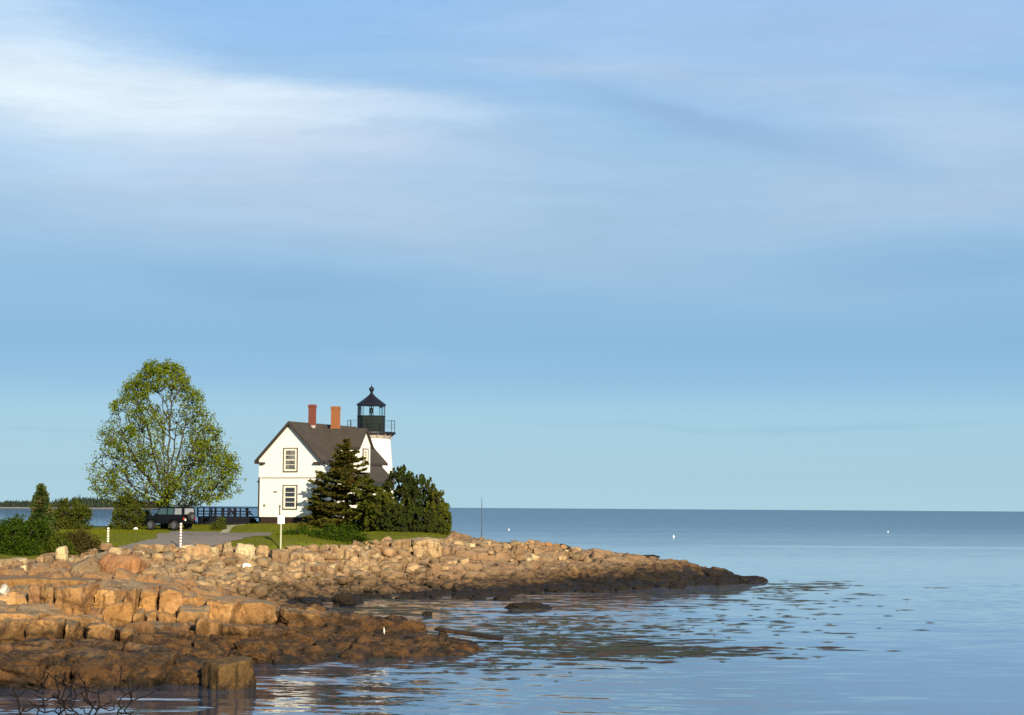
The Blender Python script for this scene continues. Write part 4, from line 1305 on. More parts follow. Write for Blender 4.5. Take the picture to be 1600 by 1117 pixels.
# white stone by the car
p = hit(212, 827)
MB().sphere((0, 0, 0.08), 0.16, 2, (1.2, 0.9, 0.8)).build('white_stone', M_SIGNW, loc=p, smooth=True)
tag(bpy.data.objects['white_stone'], 'small white stone on the grass in front of the black car', 'stone')

# white bird standing on the ledge finger
p = at(600.5, 990, 73.0)
bird = MB()
prof = [(0.012, 0.0), (0.02, 0.05), (0.05, 0.10), (0.066, 0.17), (0.058, 0.23), (0.034, 0.28), (0.033, 0.31), (0.036, 0.335), (0.026, 0.36), (0.006, 0.372)]
bird.lathe(prof, n=16)
bo = bird.build('gull', simple_mat('pale_feathers', (0.5, 0.46, 0.38), 0.8, var=0.08), smooth=True, loc=(p.x, p.y, p.z - 0.02))
bo.rotation_euler = (0.15, -0.05, 0); bo.scale = (0.62, 0.62, 0.78)
tag(bo, 'white bird standing upright on the low brown rock finger', 'bird')
MB().tube((0, -0.03, 0.335), (0.0, -0.085, 0.325), 0.012, 0.003, n=6).build('beak', M_POLEY, bo)
MB().sphere((0, 0.045, 0.16), 0.05, 2, (1.15, 0.7, 1.6)).build('folded_wing', simple_mat('grey_wing', (0.35, 0.36, 0.38)), bo)

# ------------------------------------------------------------------ floats and spar offshore
M_BUOY = simple_mat('white_buoy', (0.8, 0.8, 0.78), 0.4, var=0.05)
for k, (px, py, r, lb) in enumerate([(795, 827, 0.15, 'tiny white float on the open sea right of the grey spar'), (1052.5, 838, 0.2, 'tiny white float on the sea beyond the headland tip'), (1387.5, 830.5, 0.13, 'tiny white float far to the right on the open sea')]):
    p = onz(px, py)
    bb = MB(); bb.lathe([(0.05, -0.3), (r * 0.7, -0.25), (r, 0.0), (r * 0.85, 0.15), (r * 0.3, 0.22), (0.03, 0.24), (0.02, 0.38)], n=16)
    o = bb.build('buoy', M_BUOY, loc=(p.x, p.y, 0)); tag(o, lb, 'buoy', 'white floats on the open sea')
p = onz(752.5, 829)
o = MB().tube((0, 0, -1), (0, 0, 5.0), 0.10, 0.09).tube((0, 0, 5.0), (0, 0, 52 * p.y / F), 0.09, 0.05).build('spar_buoy', simple_mat('grey_spar', (0.05, 0.07, 0.085), 0.7), loc=p)
tag(o, 'thin grey spar standing in the sea and crossing the horizon', 'spar buoy')

# ------------------------------------------------------------------ far shore
m = NT('far_land')
m.principled((0.24, 0.22, 0.19), 0.9, 0.1)
xs_ = np.arange(-900, -440, 4.0)
def farz(X, Y):
    e = np.clip((-485 - X) / 25, -1, 1)
    return np.clip((Y - 2590) / 20, -1, 1) * 1.6 * e + 1.2 * np.clip((Y - 2620) / 30, 0, 1) * e
fs = grid_mesh('far_shore', xs_, np.arange(2560, 2800, 6.0), farz, m.m)
tag(fs, kind='structure')
M_FARW = leaf_mat('far_conifer', (0.018, 0.028, 0.018), (0.035, 0.045, 0.028), 0.1, nscale=0.02)
V, Q = [], []
r_ = np.random.default_rng(5)
for k in range(2600):
    x = r_.uniform(-900, -497); y = r_.uniform(2620, 2760)
    hh = 10.0 * (r_.uniform(0.55, 0.95) + 0.25 * (r_.uniform() > 0.93)) * (1 + 0.35 * math.sin(x * 0.02) + 0.2 * math.sin(x * 0.07))
    if x > -560: hh *= 0.75
    rr = r_.uniform(2.4, 4.2)
    z0 = 2.0
    for lv in range(4):
        b = len(V); zt = z0 + hh * (0.4 + 0.2 * (lv + 1)); zb = z0 + hh * 0.22 * lv; rl_ = rr * (1 - 0.24 * lv)
        V.append((x, y, zt))
        for i in range(6):
            a = i * math.pi / 3 + r_.uniform(-.3, .3)
            V.append((x + rl_ * r_.uniform(.6, 1.2) * math.cos(a), y + rl_ * math.sin(a), zb + r_.uniform(-.5, .5)))
        for i in range(6): Q.append((b, b + 1 + i, b + 1 + (i + 1) % 6))
tag(mesh_np('distant_forest', V, np.array(Q), M_FARW), kind='stuff')

# ------------------------------------------------------------------ vegetation
M_BARK = simple_mat('grey_brown_bark', (0.045, 0.035, 0.026), 0.9, 0.1, var=0.3, scale=6)
M_BARK2 = simple_mat('dark_spruce_bark', (0.05, 0.036, 0.028), 0.9, 0.1, var=0.3, scale=6)


def mst(points, root, bf=0.35, first=None):
    """balanced spanning tree; returns positions, parents"""
    pts = np.vstack([[root], points]); n = len(pts)
    order = [0]; par = -np.ones(n, int); plen = np.zeros(n)
    d = np.linalg.norm(pts - pts[0], axis=1); cost = d.copy(); best = np.zeros(n, int)
    intree = np.zeros(n, bool); intree[0] = True
    cost[0] = np.inf
    for _ in range(n - 1):
        i = int(np.argmin(cost)); par[i] = best[i]
        plen[i] = plen[par[i]] + np.linalg.norm(pts[i] - pts[par[i]])
        intree[i] = True; cost[i] = np.inf; order.append(i)
        dd = np.linalg.norm(pts - pts[i], axis=1); nc = dd + bf * plen[i]
        m_ = (~intree) & (nc < cost)
        cost[m_] = nc[m_]; best[m_] = i
    return pts, par, order


def limbs(pts, par, order, rtip, rroot, name, mat, parent, p=2.3, sides=5):
    n = len(pts)
    w = np.zeros(n)
    kids = np.bincount(par[par >= 0], minlength=n)
    w[kids == 0] = 1
    for i in order[::-1]:
        if par[i] >= 0: w[par[i]] += w[i]
    rad = rtip + (rroot - rtip) * (w / w[0]) ** (1 / p)
    V, Q = [], []
    for i in order:
        if par[i] < 0: continue
        a = pts[par[i]]; b = pts[i]; d = b - a; ln = np.linalg.norm(d)
        if ln < 1e-4: continue
        d = d / ln; u = np.cross(d, [0.3, 0.5, 0.81]); u /= np.linalg.norm(u); v = np.cross(d, u)
        r0 = min(rad[par[i]], rad[i] * 1.5) ; r1 = rad[i]
        base = len(V)
        for (c, r) in ((a, r0), (b, r1)):
            for k in range(sides):
                t = 2 * math.pi * k / sides
                V.append(c + r * (math.cos(t) * u + math.sin(t) * v))
        for k in range(sides):
            k2 = (k + 1) % sides
            Q.append((base + k, base + k2, base + sides + k2, base + sides + k))
    return mesh_np(name, np.array(V), np.array(Q), mat, parent=parent, smooth=True), kids


def leaf_quads(cent, size, rng, elong=1.5, normal_up=0.0, dirs=None):
    n = len(cent)
    if dirs is None:
        a = rng.normal(0, 1, (n, 3))
    else:
        a = dirs + rng.normal(0, 0.35, (n, 3))
    a /= np.linalg.norm(a, axis=1)[:, None]
    b = rng.normal(0, 1, (n, 3)); b[:, 2] *= (1 - normal_up)
    b -= (b * a).sum(1)[:, None] * a
    b /= np.linalg.norm(b, axis=1)[:, None] + 1e-9
    s = size[:, None] if hasattr(size, '__len__') else size
    V = np.stack([cent - a * s * elong * 0.5, cent + b * s * 0.5, cent + a * s * elong * 0.5, cent - b * s * 0.5], 1).reshape(-1, 3)
    Q = np.arange(4 * n).reshape(n, 4)
    return V, Q


# --- big broadleaf tree
def big_tree():
    rng = np.random.default_rng(21)
    base = hit(259, 824)
    base = Vector((base.x, 163.0, float(GH(base.x, 163.0)))); base.x = at(259, 800, 163).x
    k = 163.0 / F
    root = empty('broadleaf_tree', base)
    tag(root, 'tall broad tree with fresh yellow green leaves standing behind the black car', 'tree')
    zof = lambda py: at(259, py, 163).z - base.z
    outl_y = [560, 568, 585, 605, 640, 680, 715, 745, 765, 782, 792]
    left_x = [240, 218, 198, 182, 163, 146, 134, 126, 134, 160, 195]
    right_x = [258, 278, 293, 306, 329, 354, 374, 391, 384, 346, 300]
    zs = np.array([zof(y) for y in outl_y])[::-1]
    lf = np.array([(x - 259) * k for x in left_x])[::-1]; rt = np.array([(x - 259) * k for x in right_x])[::-1]
    ztop = zs[-1]
    pts = []
    while len(pts) < 3000:
        z = rng.uniform(zs[0], ztop)
        a = rng.uniform(0, 2 * math.pi); rr = rng.uniform(0, 1) ** 0.42
        l = np.interp(z, zs, lf); r = np.interp(z, zs, rt)
        c = (l + r) / 2; hw = (r - l) / 2
        if rng.uniform() > (hw / 7.2) ** 1.1: continue
        x = c + hw * rr * math.cos(a); y = hw * 0.9 * rr * math.sin(a)
        # ragged outline and gaps
        nz = vn3(np.array([[x, y, z]]) * 0.55, 5)[0]
        nz2 = vn3(np.array([[x, y, z]]) * 1.2, 6)[0]
        if nz < -0.16 or rr > 0.93 + 0.25 * nz2: continue
        pts.append((x, y, z))
    pts = np.array(pts)
    # explicit trunk and leaders
    trunk = [(0, 0, 0), (0.03, 0, 0.8), (0.0, 0, 1.6), (0.02, 0, 2.3)]
    core = []
    for (dx, dy, zt) in [(-0.45, 0.1, 11.2), (0.35, -0.2, 11.6), (1.6, 0.3, 9.5), (-1.9, -0.3, 9.3), (3.4, -0.5, 7.4), (-3.6, 0.4, 7.2), (0.3, 2.8, 8.5), (0.1, -2.8, 8.3), (5.0, 0.4, 5.0), (-5.0, 0.2, 4.7), (2.6, -2.6, 6.2), (-2.6, -2.4, 6.0)]:
        for t in np.linspace(0.06, 1, 18):
            z = 2.3 + (zt - 2.3) * t
            s = t ** 0.85 if abs(dx) + abs(dy) > 1.5 else t
            core.append((dx * s + rng.normal(0, 0.04), dy * s + rng.normal(0, 0.04), z))
    allp = np.vstack([trunk[1:], core, pts])
    P, par, order = mst(allp, np.array(trunk[0]), 0.42)
    br, kids = limbs(P, par, order, 0.010, 0.28, 'branches', M_BARK, root, p=2.0)
    MB().tube((0, 0, -0.4), (0, 0, 0.5), 0.42, 0.33, n=14).tube((0, 0, 0.5), (0.02, 0, 2.4), 0.33, 0.27, n=14).build('trunk', M_BARK, root, smooth=True)
    tips = P[1 + 3 + len(core):]
    cents, sz = [], []
    for t in tips:
        rel = t
        l = np.interp(t[2], zs, lf); r = np.interp(t[2], zs, rt); c = (l + r) / 2; hw = max((r - l) / 2, .1)
        q = math.hypot((t[0] - c) / hw, t[1] / (hw * 0.9))
        up = (t[2] - zs[0]) / (ztop - zs[0])
        right = t[0] / 6.0
        dens = 0.16 + 0.7 * max(q - 0.45, 0) + 1.3 * max(up - 0.6, 0) + 0.55 * max(right, 0)
        dens *= max(0.9 if up > 0.72 else 0.0, 0.45 + 3.0 * max(0, vn3(np.array([t]) * 0.9, 9)[0] + 0.08))
        n = rng.poisson(24 * dens)
        if n:
            cents.append(t + rng.normal(0, 0.17, (n, 3))); sz.append(rng.uniform(0.08, 0.165, n))
    cents = np.vstack(cents); sz = np.concatenate(sz)
    V, Q = leaf_quads(cents, sz, rng, 1.4)
    mesh_np('leaves', V, Q, leaf_mat('spring_leaf', (0.058, 0.095, 0.006), (0.225, 0.265, 0.014), 0.45, nscale=0.35), parent=root)
    return len(cents)


print('tree leaves', big_tree())


# --- spruces
def spruce(px, py_base, py_top, Y, width_px, name, label, mats, seed, n_whorl=22, dens=1.0, lean=0.0, shape=1.0, droop=-0.12, cat='tree', ragged=0.35, bare=0.0, group=None, needle=0.13):
    rng = np.random.default_rng(seed)
    b = at(px, py_base, Y); zt = at(px, py_top, Y).z
    root = empty(name, (b.x, Y, b.z)); tag(root, label, cat, group)
    Hh = zt - b.z; Wd = width_px * Y / F / 2
    MB().tube((0, 0, -0.5), (lean * 0.5, 0, Hh * 0.5), 0.022 * Hh + 0.03, 0.012 * Hh + 0.015, n=8).tube((lean * 0.5, 0, Hh * 0.5), (lean, 0, Hh * 0.99), 0.012 * Hh + 0.015, 0.01, n=8).build('trunk', M_BARK2, root, smooth=True)
    BV, BQ, cents, dirs, sz = [], [], [], [], []
    for w in range(n_whorl):
        t = (w + rng.uniform(0.1, 0.9)) / n_whorl
        z = Hh * (0.04 + 0.95 * t)
        if t < bare: continue
        rr = Wd * ((1 - t) ** shape) * 1.0 + 0.10
        for k in range(rng.integers(4, 7)):
            a = rng.uniform(0, 2 * math.pi)
            ln = rr * rng.uniform(1 - ragged * 1.6, 1 + ragged * 0.35)
            if ln < 0.12: ln = 0.12
            d = np.array([math.cos(a), math.sin(a), 0.0])
            tip_up = rng.uniform(0.0, 0.25) * ln + ln * 0.10 * t
            segs = 6
            prev = np.array([lean * z / Hh, 0, z]); 
            for s in range(1, segs + 1):
                q = s / segs
                p = np.array([lean * z / Hh, 0, z]) + d * ln * q + np.array([0, 0, droop * ln * math.sin(q * 2.2) + tip_up * q * q])
                side = np.cross(d, [0, 0, 1])
                r0 = 0.012 + 0.02 * (1 - q) * ln / 2; base = len(BV)
                for c, r in ((prev, r0), (p, r0 * 0.8)):
                    BV += [c + side * r, c + np.array([0, 0, r]), c - side * r, c - np.array([0, 0, r])]
                for e in range(4):
                    BQ.append((base + e, base + (e + 1) % 4, base + 4 + (e + 1) % 4, base + 4 + e))
                n = rng.poisson(dens * 16 * (ln / segs) / 0.3 * (0.55 + 0.6 * q))
                if n:
                    wv = (0.10 + 0.26 * ln * (1 - 0.6 * q) * min(1, q * 3))
                    off = side[None] * rng.normal(0, wv * 0.6, (n, 1)) + d[None] * rng.uniform(-ln / segs, 0.05, (n, 1)) + np.stack([np.zeros(n), np.zeros(n), rng.normal(0, 0.055, n)], 1)
                    cents.append(p + off)
                    dr = d[None] + np.sign((off @ side))[:, None] * side[None] * 0.8
                    dirs.append(dr); sz.append(rng.uniform(0.7, 1.25, n) * needle)
                prev = p
    mesh_np('branches', np.array(BV), np.array(BQ), M_BARK2, parent=root)
    cents = np.vstack(cents); dirs = np.vstack(dirs); sz = np.concatenate(sz)
    V, Q = leaf_quads(cents, sz, rng, 1.9, 0.0, dirs)
    mesh_np('foliage', V, Q, mats, parent=root)
    return len(cents)


M_SPR_B = leaf_mat('brownish_spruce_needles', (0.024, 0.028, 0.006), (0.080, 0.074, 0.011), 0.12, dead=(0.075, 0.036, 0.010), deadamt=0.06, nscale=0.9)
M_SPR_G = leaf_mat('olive_spruce_needles', (0.026, 0.036, 0.006), (0.080, 0.088, 0.010), 0.12, dead=(0.09, 0.055, 0.018), deadamt=0.02, nscale=0.8)
M_SPR_D = leaf_mat('dark_green_needles', (0.012, 0.022, 0.006), (0.044, 0.052, 0.009), 0.12, nscale=0.8)
M_SPR_Y = leaf_mat('young_spruce_needles', (0.022, 0.045, 0.012), (0.075, 0.10, 0.022), 0.15, dead=(0.14, 0.11, 0.04), deadamt=0.1, nscale=1.2)
nl = 0
nl += spruce(541, 838, 684, 156.0, 146, 'spruce_tree', 'tall ragged brownish spruce covering the right part of the house', M_SPR_B, 31, n_whorl=34, dens=1.9, ragged=0.56, shape=0.72, needle=0.15, lean=-0.15)
nl += spruce(500, 830, 733, 157.5, 62, 'spruce_tree', 'small thin brown spruce in front of the white wall left of the tall spruce', M_SPR_B, 32, n_whorl=13, dens=1.4, ragged=0.5, shape=0.45, bare=0.1, needle=0.14)
nl += spruce(578, 838, 745, 153.0, 96, 'spruce_tree', 'olive green spruce right in front of the tall ragged one', M_SPR_G, 33, n_whorl=18, dens=1.6, ragged=0.5, shape=0.5, needle=0.15)
nl += spruce(63, 846, 755, 112.0, 58, 'spruce_tree', 'young green spruce beside the leafy shrub at the far left', M_SPR_Y, 34, n_whorl=26, dens=4.5, ragged=0.22, shape=0.9, needle=0.09)


# --- shrubs and rounded evergreens
def shrub(px, py0, py1, Y, wpx, name, label, mat, seed, npts=350, leaves=22, size=0.10, depth=None, tops=0.25, cat='bush', power=2.0, group=None, branch=True, spiky=0.0, stem=M_BARK2):
    rng = np.random.default_rng(seed)
    b = at(px, py1, Y); zt = at(px, py0, Y).z
    root = empty(name, (b.x, Y, b.z)); tag(root, label, cat, group)
    Hh = zt - b.z; Wx = wpx * Y / F / 2; Wy = depth or Wx
    pts = []
    while len(pts) < npts:
        p = rng.uniform(-1, 1, 3); p[2] = rng.uniform(0.02, 1)
        rad = math.hypot(p[0], p[1])
        lim = (1 - p[2] ** power) ** (1 / power) if p[2] < 1 else 0
        nz = vn3(np.array([[p[0] * Wx, p[1] * Wy, p[2] * Hh]]) * (1.6 / max(0.8, Hh / 2.2)) + seed, 4)[0]
        if rad > lim * (1.0 + tops * 2 * nz) or rad < lim * 0.25: continue
        if nz < -0.30: continue
        pts.append((p[0] * Wx, p[1] * Wy, p[2] * Hh * (1 + tops * nz)))
    pts = np.array(pts)
    P, par, order = mst(pts, np.array([0, 0, -0.1]), 0.6)
    limbs(P, par, order, 0.008, 0.07, 'branches', stem, root)
    n = rng.poisson(leaves, npts)
    cents = np.repeat(pts, n, 0)
    if spiky > 0:  # upright shoots
        up = rng.uniform(0, 1, len(cents))
        cents = cents + np.stack([rng.normal(0, 0.07, len(cents)) * (1.3 - up), rng.normal(0, 0.07, len(cents)) * (1.3 - up), up * spiky], 1)
        dirs = np.tile(np.array([[0, 0, 1.0]]), (len(cents), 1)) + rng.normal(0, 0.7, (len(cents), 3))
    else:
        cents = cents + rng.normal(0, 0.13, (len(cents), 3)); dirs = None
    V, Q = leaf_quads(cents, rng.uniform(0.7, 1.3, len(cents)) * size, rng, 1.5, 0, dirs)
    mesh_np('foliage', V, Q, mat, parent=root)
    return len(cents)


M_BUSH_G = leaf_mat('bright_shrub_leaf', (0.018, 0.038, 0.004), (0.050, 0.082, 0.007), 0.3, nscale=1.5)
M_BUSH_B = leaf_mat('brown_shrub_leaf', (0.030, 0.026, 0.008), (0.075, 0.062, 0.015), 0.3, nscale=1.5)
M_BUSH_O = leaf_mat('olive_shrub_leaf', (0.035, 0.05, 0.006), (0.09, 0.11, 0.012), 0.35, nscale=1.0)
M_BUSH_R = leaf_mat('mixed_shrub_leaf', (0.035, 0.052, 0.007), (0.085, 0.10, 0.014), 0.35, dead=(0.09, 0.05, 0.014), deadamt=0.05, nscale=1.0)
T_ = 'evergreen_tree'
nl += shrub(625, 742, 838, 155.0, 66, T_, 'dark rounded evergreen rising directly right of the lean to roof', M_SPR_D, 41, 330, 30, 0.13, tops=0.4, cat='tree', power=2.6, spiky=0.42)
nl += shrub(655, 744, 840, 152.0, 64, T_, 'middle dark evergreen with upright shoots in the clump right of the house', M_SPR_D, 42, 340, 30, 0.13, tops=0.4, cat='tree', power=2.4, spiky=0.42)
nl += shrub(683, 770, 841, 149.0, 42, T_, 'outermost evergreen with a brown patch at the seaward end of the clump', M_SPR_G, 43, 260, 30, 0.12, tops=0.35, cat='tree', power=2.6, spiky=0.35)
nl += shrub(602, 775, 838, 150.0, 70, T_, 'low olive evergreen between the spruces and the dark clump', M_SPR_G, 44, 340, 30, 0.13, tops=0.3, cat='tree', power=2.4, spiky=0.3)
nl += shrub(640, 790, 842, 145.5, 110, 'bush', 'green bush along the foot of the dark evergreen clump', M_SPR_D, 45, 420, 26, 0.12, tops=0.3, power=2.6, spiky=0.2, depth=1.6)
nl += shrub(528, 822, 866, 124.0, 108, 'bush', 'low bright green bush spreading at the lawn edge below the spruces', M_BUSH_G, 46, 380, 26, 0.10, tops=0.3, power=2.2, depth=1.8)
nl += shrub(475, 826, 850, 140.0, 90, 'bush', 'low green bush in the shade at the foot of the small brown spruce', M_BUSH_G, 47, 200, 22, 0.11, tops=0.3, power=2.2, depth=1.4)
nl += shrub(30, 812, 888, 99.0, 124, 'bush', 'large deep green leafy shrub at the left edge', M_BUSH_G, 48, 700, 34, 0.085, tops=0.35, power=2.6, depth=1.8)
nl += shrub(-40, 815, 885, 101.0, 110, 'bush', 'large deep green shrub cut by the left edge of the view', M_BUSH_G, 49, 400, 30, 0.085, tops=0.35, power=2.6, depth=1.8)
nl += shrub(88, 838, 888, 98.0, 52, 'bush', 'small yellow green shrub at the right foot of the large shrub', M_BUSH_O, 50, 200, 28, 0.075, tops=0.35, power=2.2)
nl += shrub(122, 829, 876, 100.5, 56, 'bush', 'brownish twiggy bush between the big shrub and the lawn', M_BUSH_B, 51, 260, 26, 0.075, tops=0.3, power=2.6)
nl += shrub(108, 782, 826, 146.0, 72, 'bush', 'green bush with a brown top behind the young spruce', M_BUSH_R, 52, 260, 30, 0.11, tops=0.35, power=2.4)
nl += shrub(197, 766, 827, 158.0, 56, 'bush', 'brown green bush left of the black car under the big tree', M_BUSH_R, 53, 200, 24, 0.12, tops=0.45, power=2.0)
nl += shrub(343, 808, 834, 155.0, 22, 'bush', 'small upright grassy bush beside the footpath', M_BUSH_O, 54, 80, 24, 0.09, tops=0.3, power=2.4)
nl += shrub(225, 800, 828, 164.0, 30, 'bush', 'dark bush behind the front of the black car', M_SPR_D, 55, 90, 24, 0.12, tops=0.3, power=2.2)
print('needles', nl)

# --- grass tufts
rng = np.random.default_rng(77)
n = 130000
gx = rng.uniform(-34, -4, n); gy = 100 + 70 * rng.uniform(0, 1, n) ** 1.3
keep = lawn_mask(gx, gy) > 0.3
keep &= np.abs(gx) < 0.29 * gy
# leave drive and path clear
_dl = [hit(*p) for p in [(268, 829.5), (244, 841), (210, 849), (170, 857), (150, 863)]]
_dr = [hit(*p) for p in [(428, 832.5), (408, 837), (372, 844), (335, 852), (322, 859)]]
poly = [(p.x, p.y) for p in _dl] + [(p.x, p.y) for p in _dr[::-1]]
inside = np.zeros(n, bool)
j = len(poly) - 1
for i in range(len(poly)):
    xi, yi = poly[i]; xj, yj = poly[j]
    cnd = ((yi > gy) != (yj > gy)) & (gx < (xj - xi) * (gy - yi) / (yj - yi + 1e-9) + xi)
    inside ^= cnd; j = i
keep &= ~inside
gx, gy = gx[keep], gy[keep]; n = len(gx)
gz = zlawn(gx, gy)
edge = np.clip(1 - (gy - lawn_edge(gx)) / 3.0, 0, 1)
hb = rng.uniform(0.05, 0.10, n) * (1 + 1.6 * edge * rng.uniform(0, 1, n)) * (0.6 + 1.2 * (fbm2(gx * 0.7, gy * 0.7, 2, 3) + 0.5))
a = rng.uniform(0, 6.28, n); wd = rng.uniform(0.012, 0.03, n)
base = np.stack([gx, gy, gz - 0.01], 1)
V = np.stack([base + np.stack([np.cos(a) * wd, np.sin(a) * wd, 0 * a], 1), base - np.stack([np.cos(a) * wd, np.sin(a) * wd, 0 * a], 1),
              base + np.stack([rng.normal(0, .3, n) * hb, rng.normal(0, .3, n) * hb, hb], 1)], 1).reshape(-1, 3)
gr = mesh_np('grass', V, np.arange(3 * n).reshape(n, 3), leaf_mat('grass_blade', (0.075, 0.088, 0.007), (0.16, 0.165, 0.014), 0.4, nscale=0.4))
tag(gr, kind='stuff')

# --- bare twigs near the camera, bottom left
rng = np.random.default_rng(12)
tw = empty('bare_shrub', (at(110, 1117, 16).x, 16.0, 2.2)); tag(tw, 'leafless dark shrub whose twigs rise at the bottom left before the water', 'bush')
base = np.array([0, 0, 0.0])
pts = []
stems = [(95, 1066), (104, 1072), (62, 1080), (138, 1074), (150, 1082), (28, 1088), (185, 1088), (205, 1092), (72, 1092), (120, 1090)]
for (sx, sy) in stems:
    e = at(sx, sy, 16 + random.uniform(-.4, .4)); e = np.array([e.x - tw.location.x, e.y - 16, e.z - 2.2])
    s0 = np.array([(e[0]) * 0.35 + rng.normal(0, 0.04), rng.normal(0, 0.1), 0.0])
    for t in np.linspace(0.1, 1, 9):
        pts.append(s0 + (e - s0) * t + np.array([math.sin(t * 3) * 0.04 * (1 if e[0] > 0 else -1), 0, 0]) + rng.normal(0, 0.008, 3))
    for t in np.linspace(0.3, 1, 8):
        pt = s0 + (e - s0) * t
        for _ in range(3):
            d = rng.normal(0, 1, 3) * np.array([1, 0.6, 0.35]); d[2] = abs(d[2]); d /= np.linalg.norm(d)
            ll = rng.uniform(0.05, 0.20)
            for q in (0.33, 0.66, 1.0): pts.append(pt + d * ll * q + np.array([0, 0, 0.25 * ll * q * q]))
P, par, order = mst(np.array(pts), base, 0.25)
limbs(P, par, order, 0.0036, 0.02, 'twigs', simple_mat('dark_twig', (0.008, 0.006, 0.005), 0.8, 0.1), tw)

# ------------------------------------------------------------------ sky, sun
SUN_EL, SUN_AZ = R(19), R(20)  # azimuth measured from behind the camera towards the right
S = Vector((math.sin(SUN_AZ) * math.cos(SUN_EL), -math.cos(SUN_AZ) * math.cos(SUN_EL), math.sin(SUN_EL)))
sd = bpy.data.lights.new('sun', 'SUN'); sd.energy = 5.0; sd.angle = R(0.53); sd.color = (1.0, 0.86, 0.66)
so = bpy.data.objects.new('sun', sd); COL.objects.link(so)
so.rotation_euler = S.to_track_quat('Z', 'Y').to_euler()

wd_ = bpy.data.worlds.new('World'); sc.world = wd_; wd_.use_nodes = True
class WN(NT):
    def __init__(s, t): s.t = t; t.nodes.clear()
m = WN(wd_.node_tree)
out = m.n('ShaderNodeOutputWorld'); bg = m.n('ShaderNodeBackground'); m.l(bg.outputs[0], out.inputs[0])
sky = m.n('ShaderNodeTexSky'); sky.sky_type = 'NISHITA'; sky.sun_disc = False
sky.sun_elevation = SUN_EL; sky.sun_rotation = math.atan2(S.x, S.y)
sky.air_density = 1.0; sky.dust_density = 0.6; sky.ozone_density = 1.5
tc = m.n('ShaderNodeTexCoord')
sx = m.n('ShaderNodeSeparateXYZ'); m.l(tc.outputs['Generated'], sx.inputs[0])
az = m.math('MULTIPLY', m.math('ARCTAN2', sx.outputs[0], sx.outputs[1]), F / 1000)
el = m.math('MULTIPLY', m.math('ARCSINE', sx.outputs[2]), F / 1000)
cb = m.n('ShaderNodeCombineXYZ'); m.l(az, cb.inputs[0]); m.l(el, cb.inputs[1])
UV = cb.outputs[0]
EXPO = 0.9
SK = 0.12
inv = 1.0 / (SK * 2 ** EXPO)
def lin(c): return tuple((x / 255 / 12.92 if x / 255 <= 0.04045 else ((x / 255 + 0.055) / 1.055) ** 2.4) for x in c)
def lc(c, k=1.0): return tuple(x * inv * k for x in lin(c))
# thin high veil: colour by elevation
f = m.math('MULTIPLY', el, 1.0 / 1.2, clamp=True)
veil = m.ramp(f, [(0.0, lin((164, 205, 224))), (0.04, lin((156, 198, 220))), (0.105, lin((152, 197, 221))), (0.124, lin((150, 195, 222))), (0.166, lin((132, 181, 219))), (0.21, lin((124, 174, 214))), (0.30, lin((134, 179, 216))),
                  (0.40, lin((148, 189, 222))), (0.50, lin((146, 189, 228))), (0.60, lin((142, 188, 234))), (1.0, lin((120, 170, 232)))])
veil = m.vmath('SCALE', veil, scale=inv)
base = m.mix(0.94, sky.outputs[0], veil)
# clouds: soft streaks located by direction
wn = m.noise(m.scaled(UV, (1.6, 4.0, 1)), 1.0, 3, 0.5, color=True)
UVw = m.vmath('ADD', UV, m.vmath('MULTIPLY', m.vmath('SUBTRACT', wn, (0.5, 0.5, 0.5)), (0.22, 0.10, 0)))
wn2 = m.noise(m.scaled(UV, (5, 20, 1)), 1.0, 5, 0.62, color=True)
UVw = m.vmath('ADD', UVw, m.vmath('MULTIPLY', m.vmath('SUBTRACT', wn2, (0.5, 0.5, 0.5)), (0.12, 0.035, 0)))


def streaks(rot, sx, sy, lo=0.30, hi=0.70, rough=0.6):
    mp = m.n('ShaderNodeMapping'); mp.inputs['Rotation'].default_value = (0, 0, R(rot)); mp.inputs['Scale'].default_value = (sx, sy, 1)
    m.l(UVw, mp.inputs['Vector'])
    return m.ramp(m.noise(mp.outputs[0], 1.0, 7, rough), [(lo, 0.0), (hi, 1.0)])


ST1 = streaks(7, 1.5, 9)
ST2 = streaks(6, 3.5, 26, 0.30, 0.70, 0.68)


def blob(cur, px, py, rx, ry, rot, pw, col, tex=None, lo=0.55, hi=1.0, sharp=1.0):
    mp = m.n('ShaderNodeMapping'); mp.vector_type = 'TEXTURE'
    mp.inputs['Location'].default_value = ((px - 800) / 1000, (792 - py) / 1000, 0); mp.inputs['Rotation'].default_value = (0, 0, R(rot)); mp.inputs['Scale'].default_value = (rx / 1000, ry / 1000, 1)
    m.l(UVw, mp.inputs['Vector'])
    ln = m.n('ShaderNodeVectorMath', operation='LENGTH'); m.l(m.vmath('MULTIPLY', mp.outputs[0], (1, 1, 0)), ln.inputs[0])
    sq = m.math('MULTIPLY', ln.outputs['Value'], ln.outputs['Value'])
    if sharp != 1.0: sq = m.math('POWER', sq, sharp)
    g_ = m.math('MULTIPLY', m.math('EXPONENT', m.math('MULTIPLY', sq, -1.0)), pw)
    if tex is not None: g_ = m.math('MULTIPLY', g_, m.math('MULTIPLY_ADD', tex, hi - lo, lo))
    return m.mix(m.math('MINIMUM', g_, 1.0), cur, tuple(x * inv for x in lin(col)))


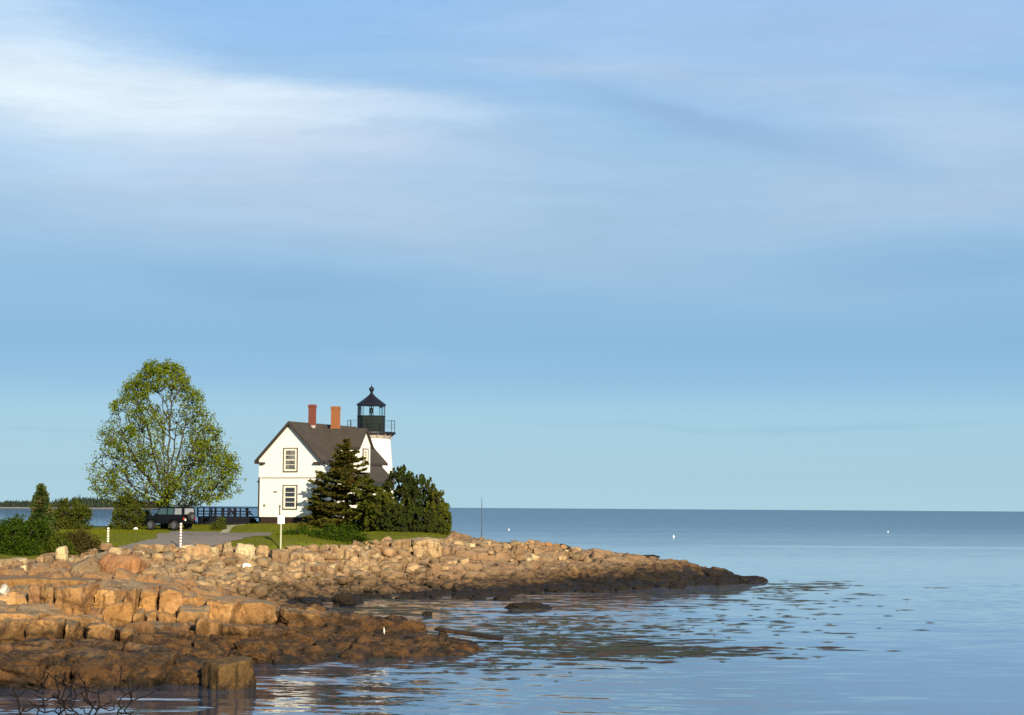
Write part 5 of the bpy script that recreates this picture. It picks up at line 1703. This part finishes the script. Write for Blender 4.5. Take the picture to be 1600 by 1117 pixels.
c5 = base
LT = m.ramp(f, [(0.22, 0.0), (0.36, 1.0)])
c5 = m.mix(m.math('MULTIPLY', m.math('MULTIPLY', ST1, LT), 0.22), c5, tuple(x * inv for x in lin((190, 213, 236))))
for a_ in [
    (950, 260, 620, 120, -3, 0.55, (166, 197, 225), ST1),
    (1050, 430, 420, 42, -4, 0.45, (164, 194, 222), ST1),
    (620, 350, 420, 60, -6, 0.45, (170, 197, 222), ST1),
    (200, 375, 420, 34, 0, 0.40, (166, 196, 226), ST2),
    (440, 455, 260, 34, -3, 0.35, (128, 172, 214), None),
    (1450, 420, 260, 40, 0, 0.45, (134, 178, 216), None),
    (330, 285, 420, 70, -3, 1.0, (190, 210, 234), ST1),
    (430, 235, 260, 38, -4, 0.8, (204, 217, 240), ST1),
    (20, 240, 200, 50, 0, 0.7, (178, 214, 244), ST2),
    (60, 160, 380, 80, -8, 1.3, (212, 231, 248), ST1),
    (40, 60, 200, 70, -25, 0.95, (196, 223, 248), ST2),
    (170, 160, 300, 44, -5, 1.35, (232, 246, 254), ST2),
    (380, 172, 270, 24, -3, 1.25, (222, 238, 252), ST2),
    (600, 182, 160, 13, -1, 0.75, (198, 220, 244), ST2),
    (900, 105, 230, 20, -2, 0.85, (180, 205, 234), ST2),
    (1150, 130, 330, 38, -9, 0.75, (178, 204, 232), ST2),
    (1480, 205, 230, 58, -8, 1.0, (184, 208, 234), ST1),
    (1420, 315, 300, 46, 2, 0.9, (178, 201, 228), ST1),
    (1430, 45, 360, 70, 0, 0.75, (172, 199, 232), ST1),
    (900, 25, 340, 34, 0, 0.6, (168, 199, 238), ST2),
    (1060, 182, 150, 20, -14, 1.0, (148, 182, 219), ST2),
    (1190, 212, 90, 18, -14, 0.8, (150, 185, 221), ST2),
    (1340, 250, 110, 28, -12, 0.8, (154, 188, 222), ST2),
    (600, 567, 80, 9, 0, 0.40, (158, 200, 228), None),
    (1250, 642, 480, 7, 0, 0.30, (164, 204, 228), ST2),
    (450, 632, 460, 6, 0, 0.30, (164, 204, 228), ST2),
    (1230, 656, 340, 6, 0, 0.32, (135, 180, 212), ST2),
    (110, 668, 110, 4, 0, 0.15, (135, 180, 212), None),
]:
    c5 = blob(c5, *a_[:7], tex=a_[7], lo=0.42, hi=1.08)
fib = m.math('MULTIPLY', m.math('SUBTRACT', ST2, 0.5), m.math('MULTIPLY', LT, 0.075))
c5 = m.vmath('SCALE', c5, scale=m.math('ADD', 1.0, fib))
# above the band the photograph can see, the clear sky takes over
hi_ = m.n('ShaderNodeMapRange', interpolation_type='SMOOTHSTEP'); m.l(el, hi_.inputs[0]); hi_.inputs[1].default_value = 0.95; hi_.inputs[2].default_value = 1.9
c5 = m.mix(hi_.outputs[0], c5, sky.outputs[0])
m.l(c5, bg.inputs[0]); bg.inputs[1].default_value = SK

sc.view_settings.view_transform = 'Standard'
sc.view_settings.look = 'None'
sc.view_settings.exposure = EXPO
sc.view_settings.gamma = 1.0
sc.view_settings.use_curve_mapping = False
sc.cycles.max_bounces = 8
sc.cycles.transparent_max_bounces = 12
sc.cycles.caustics_reflective = False
sc.cycles.caustics_refractive = False
sc.cycles.use_denoising = True
sc.cycles.filter_width = 1.5
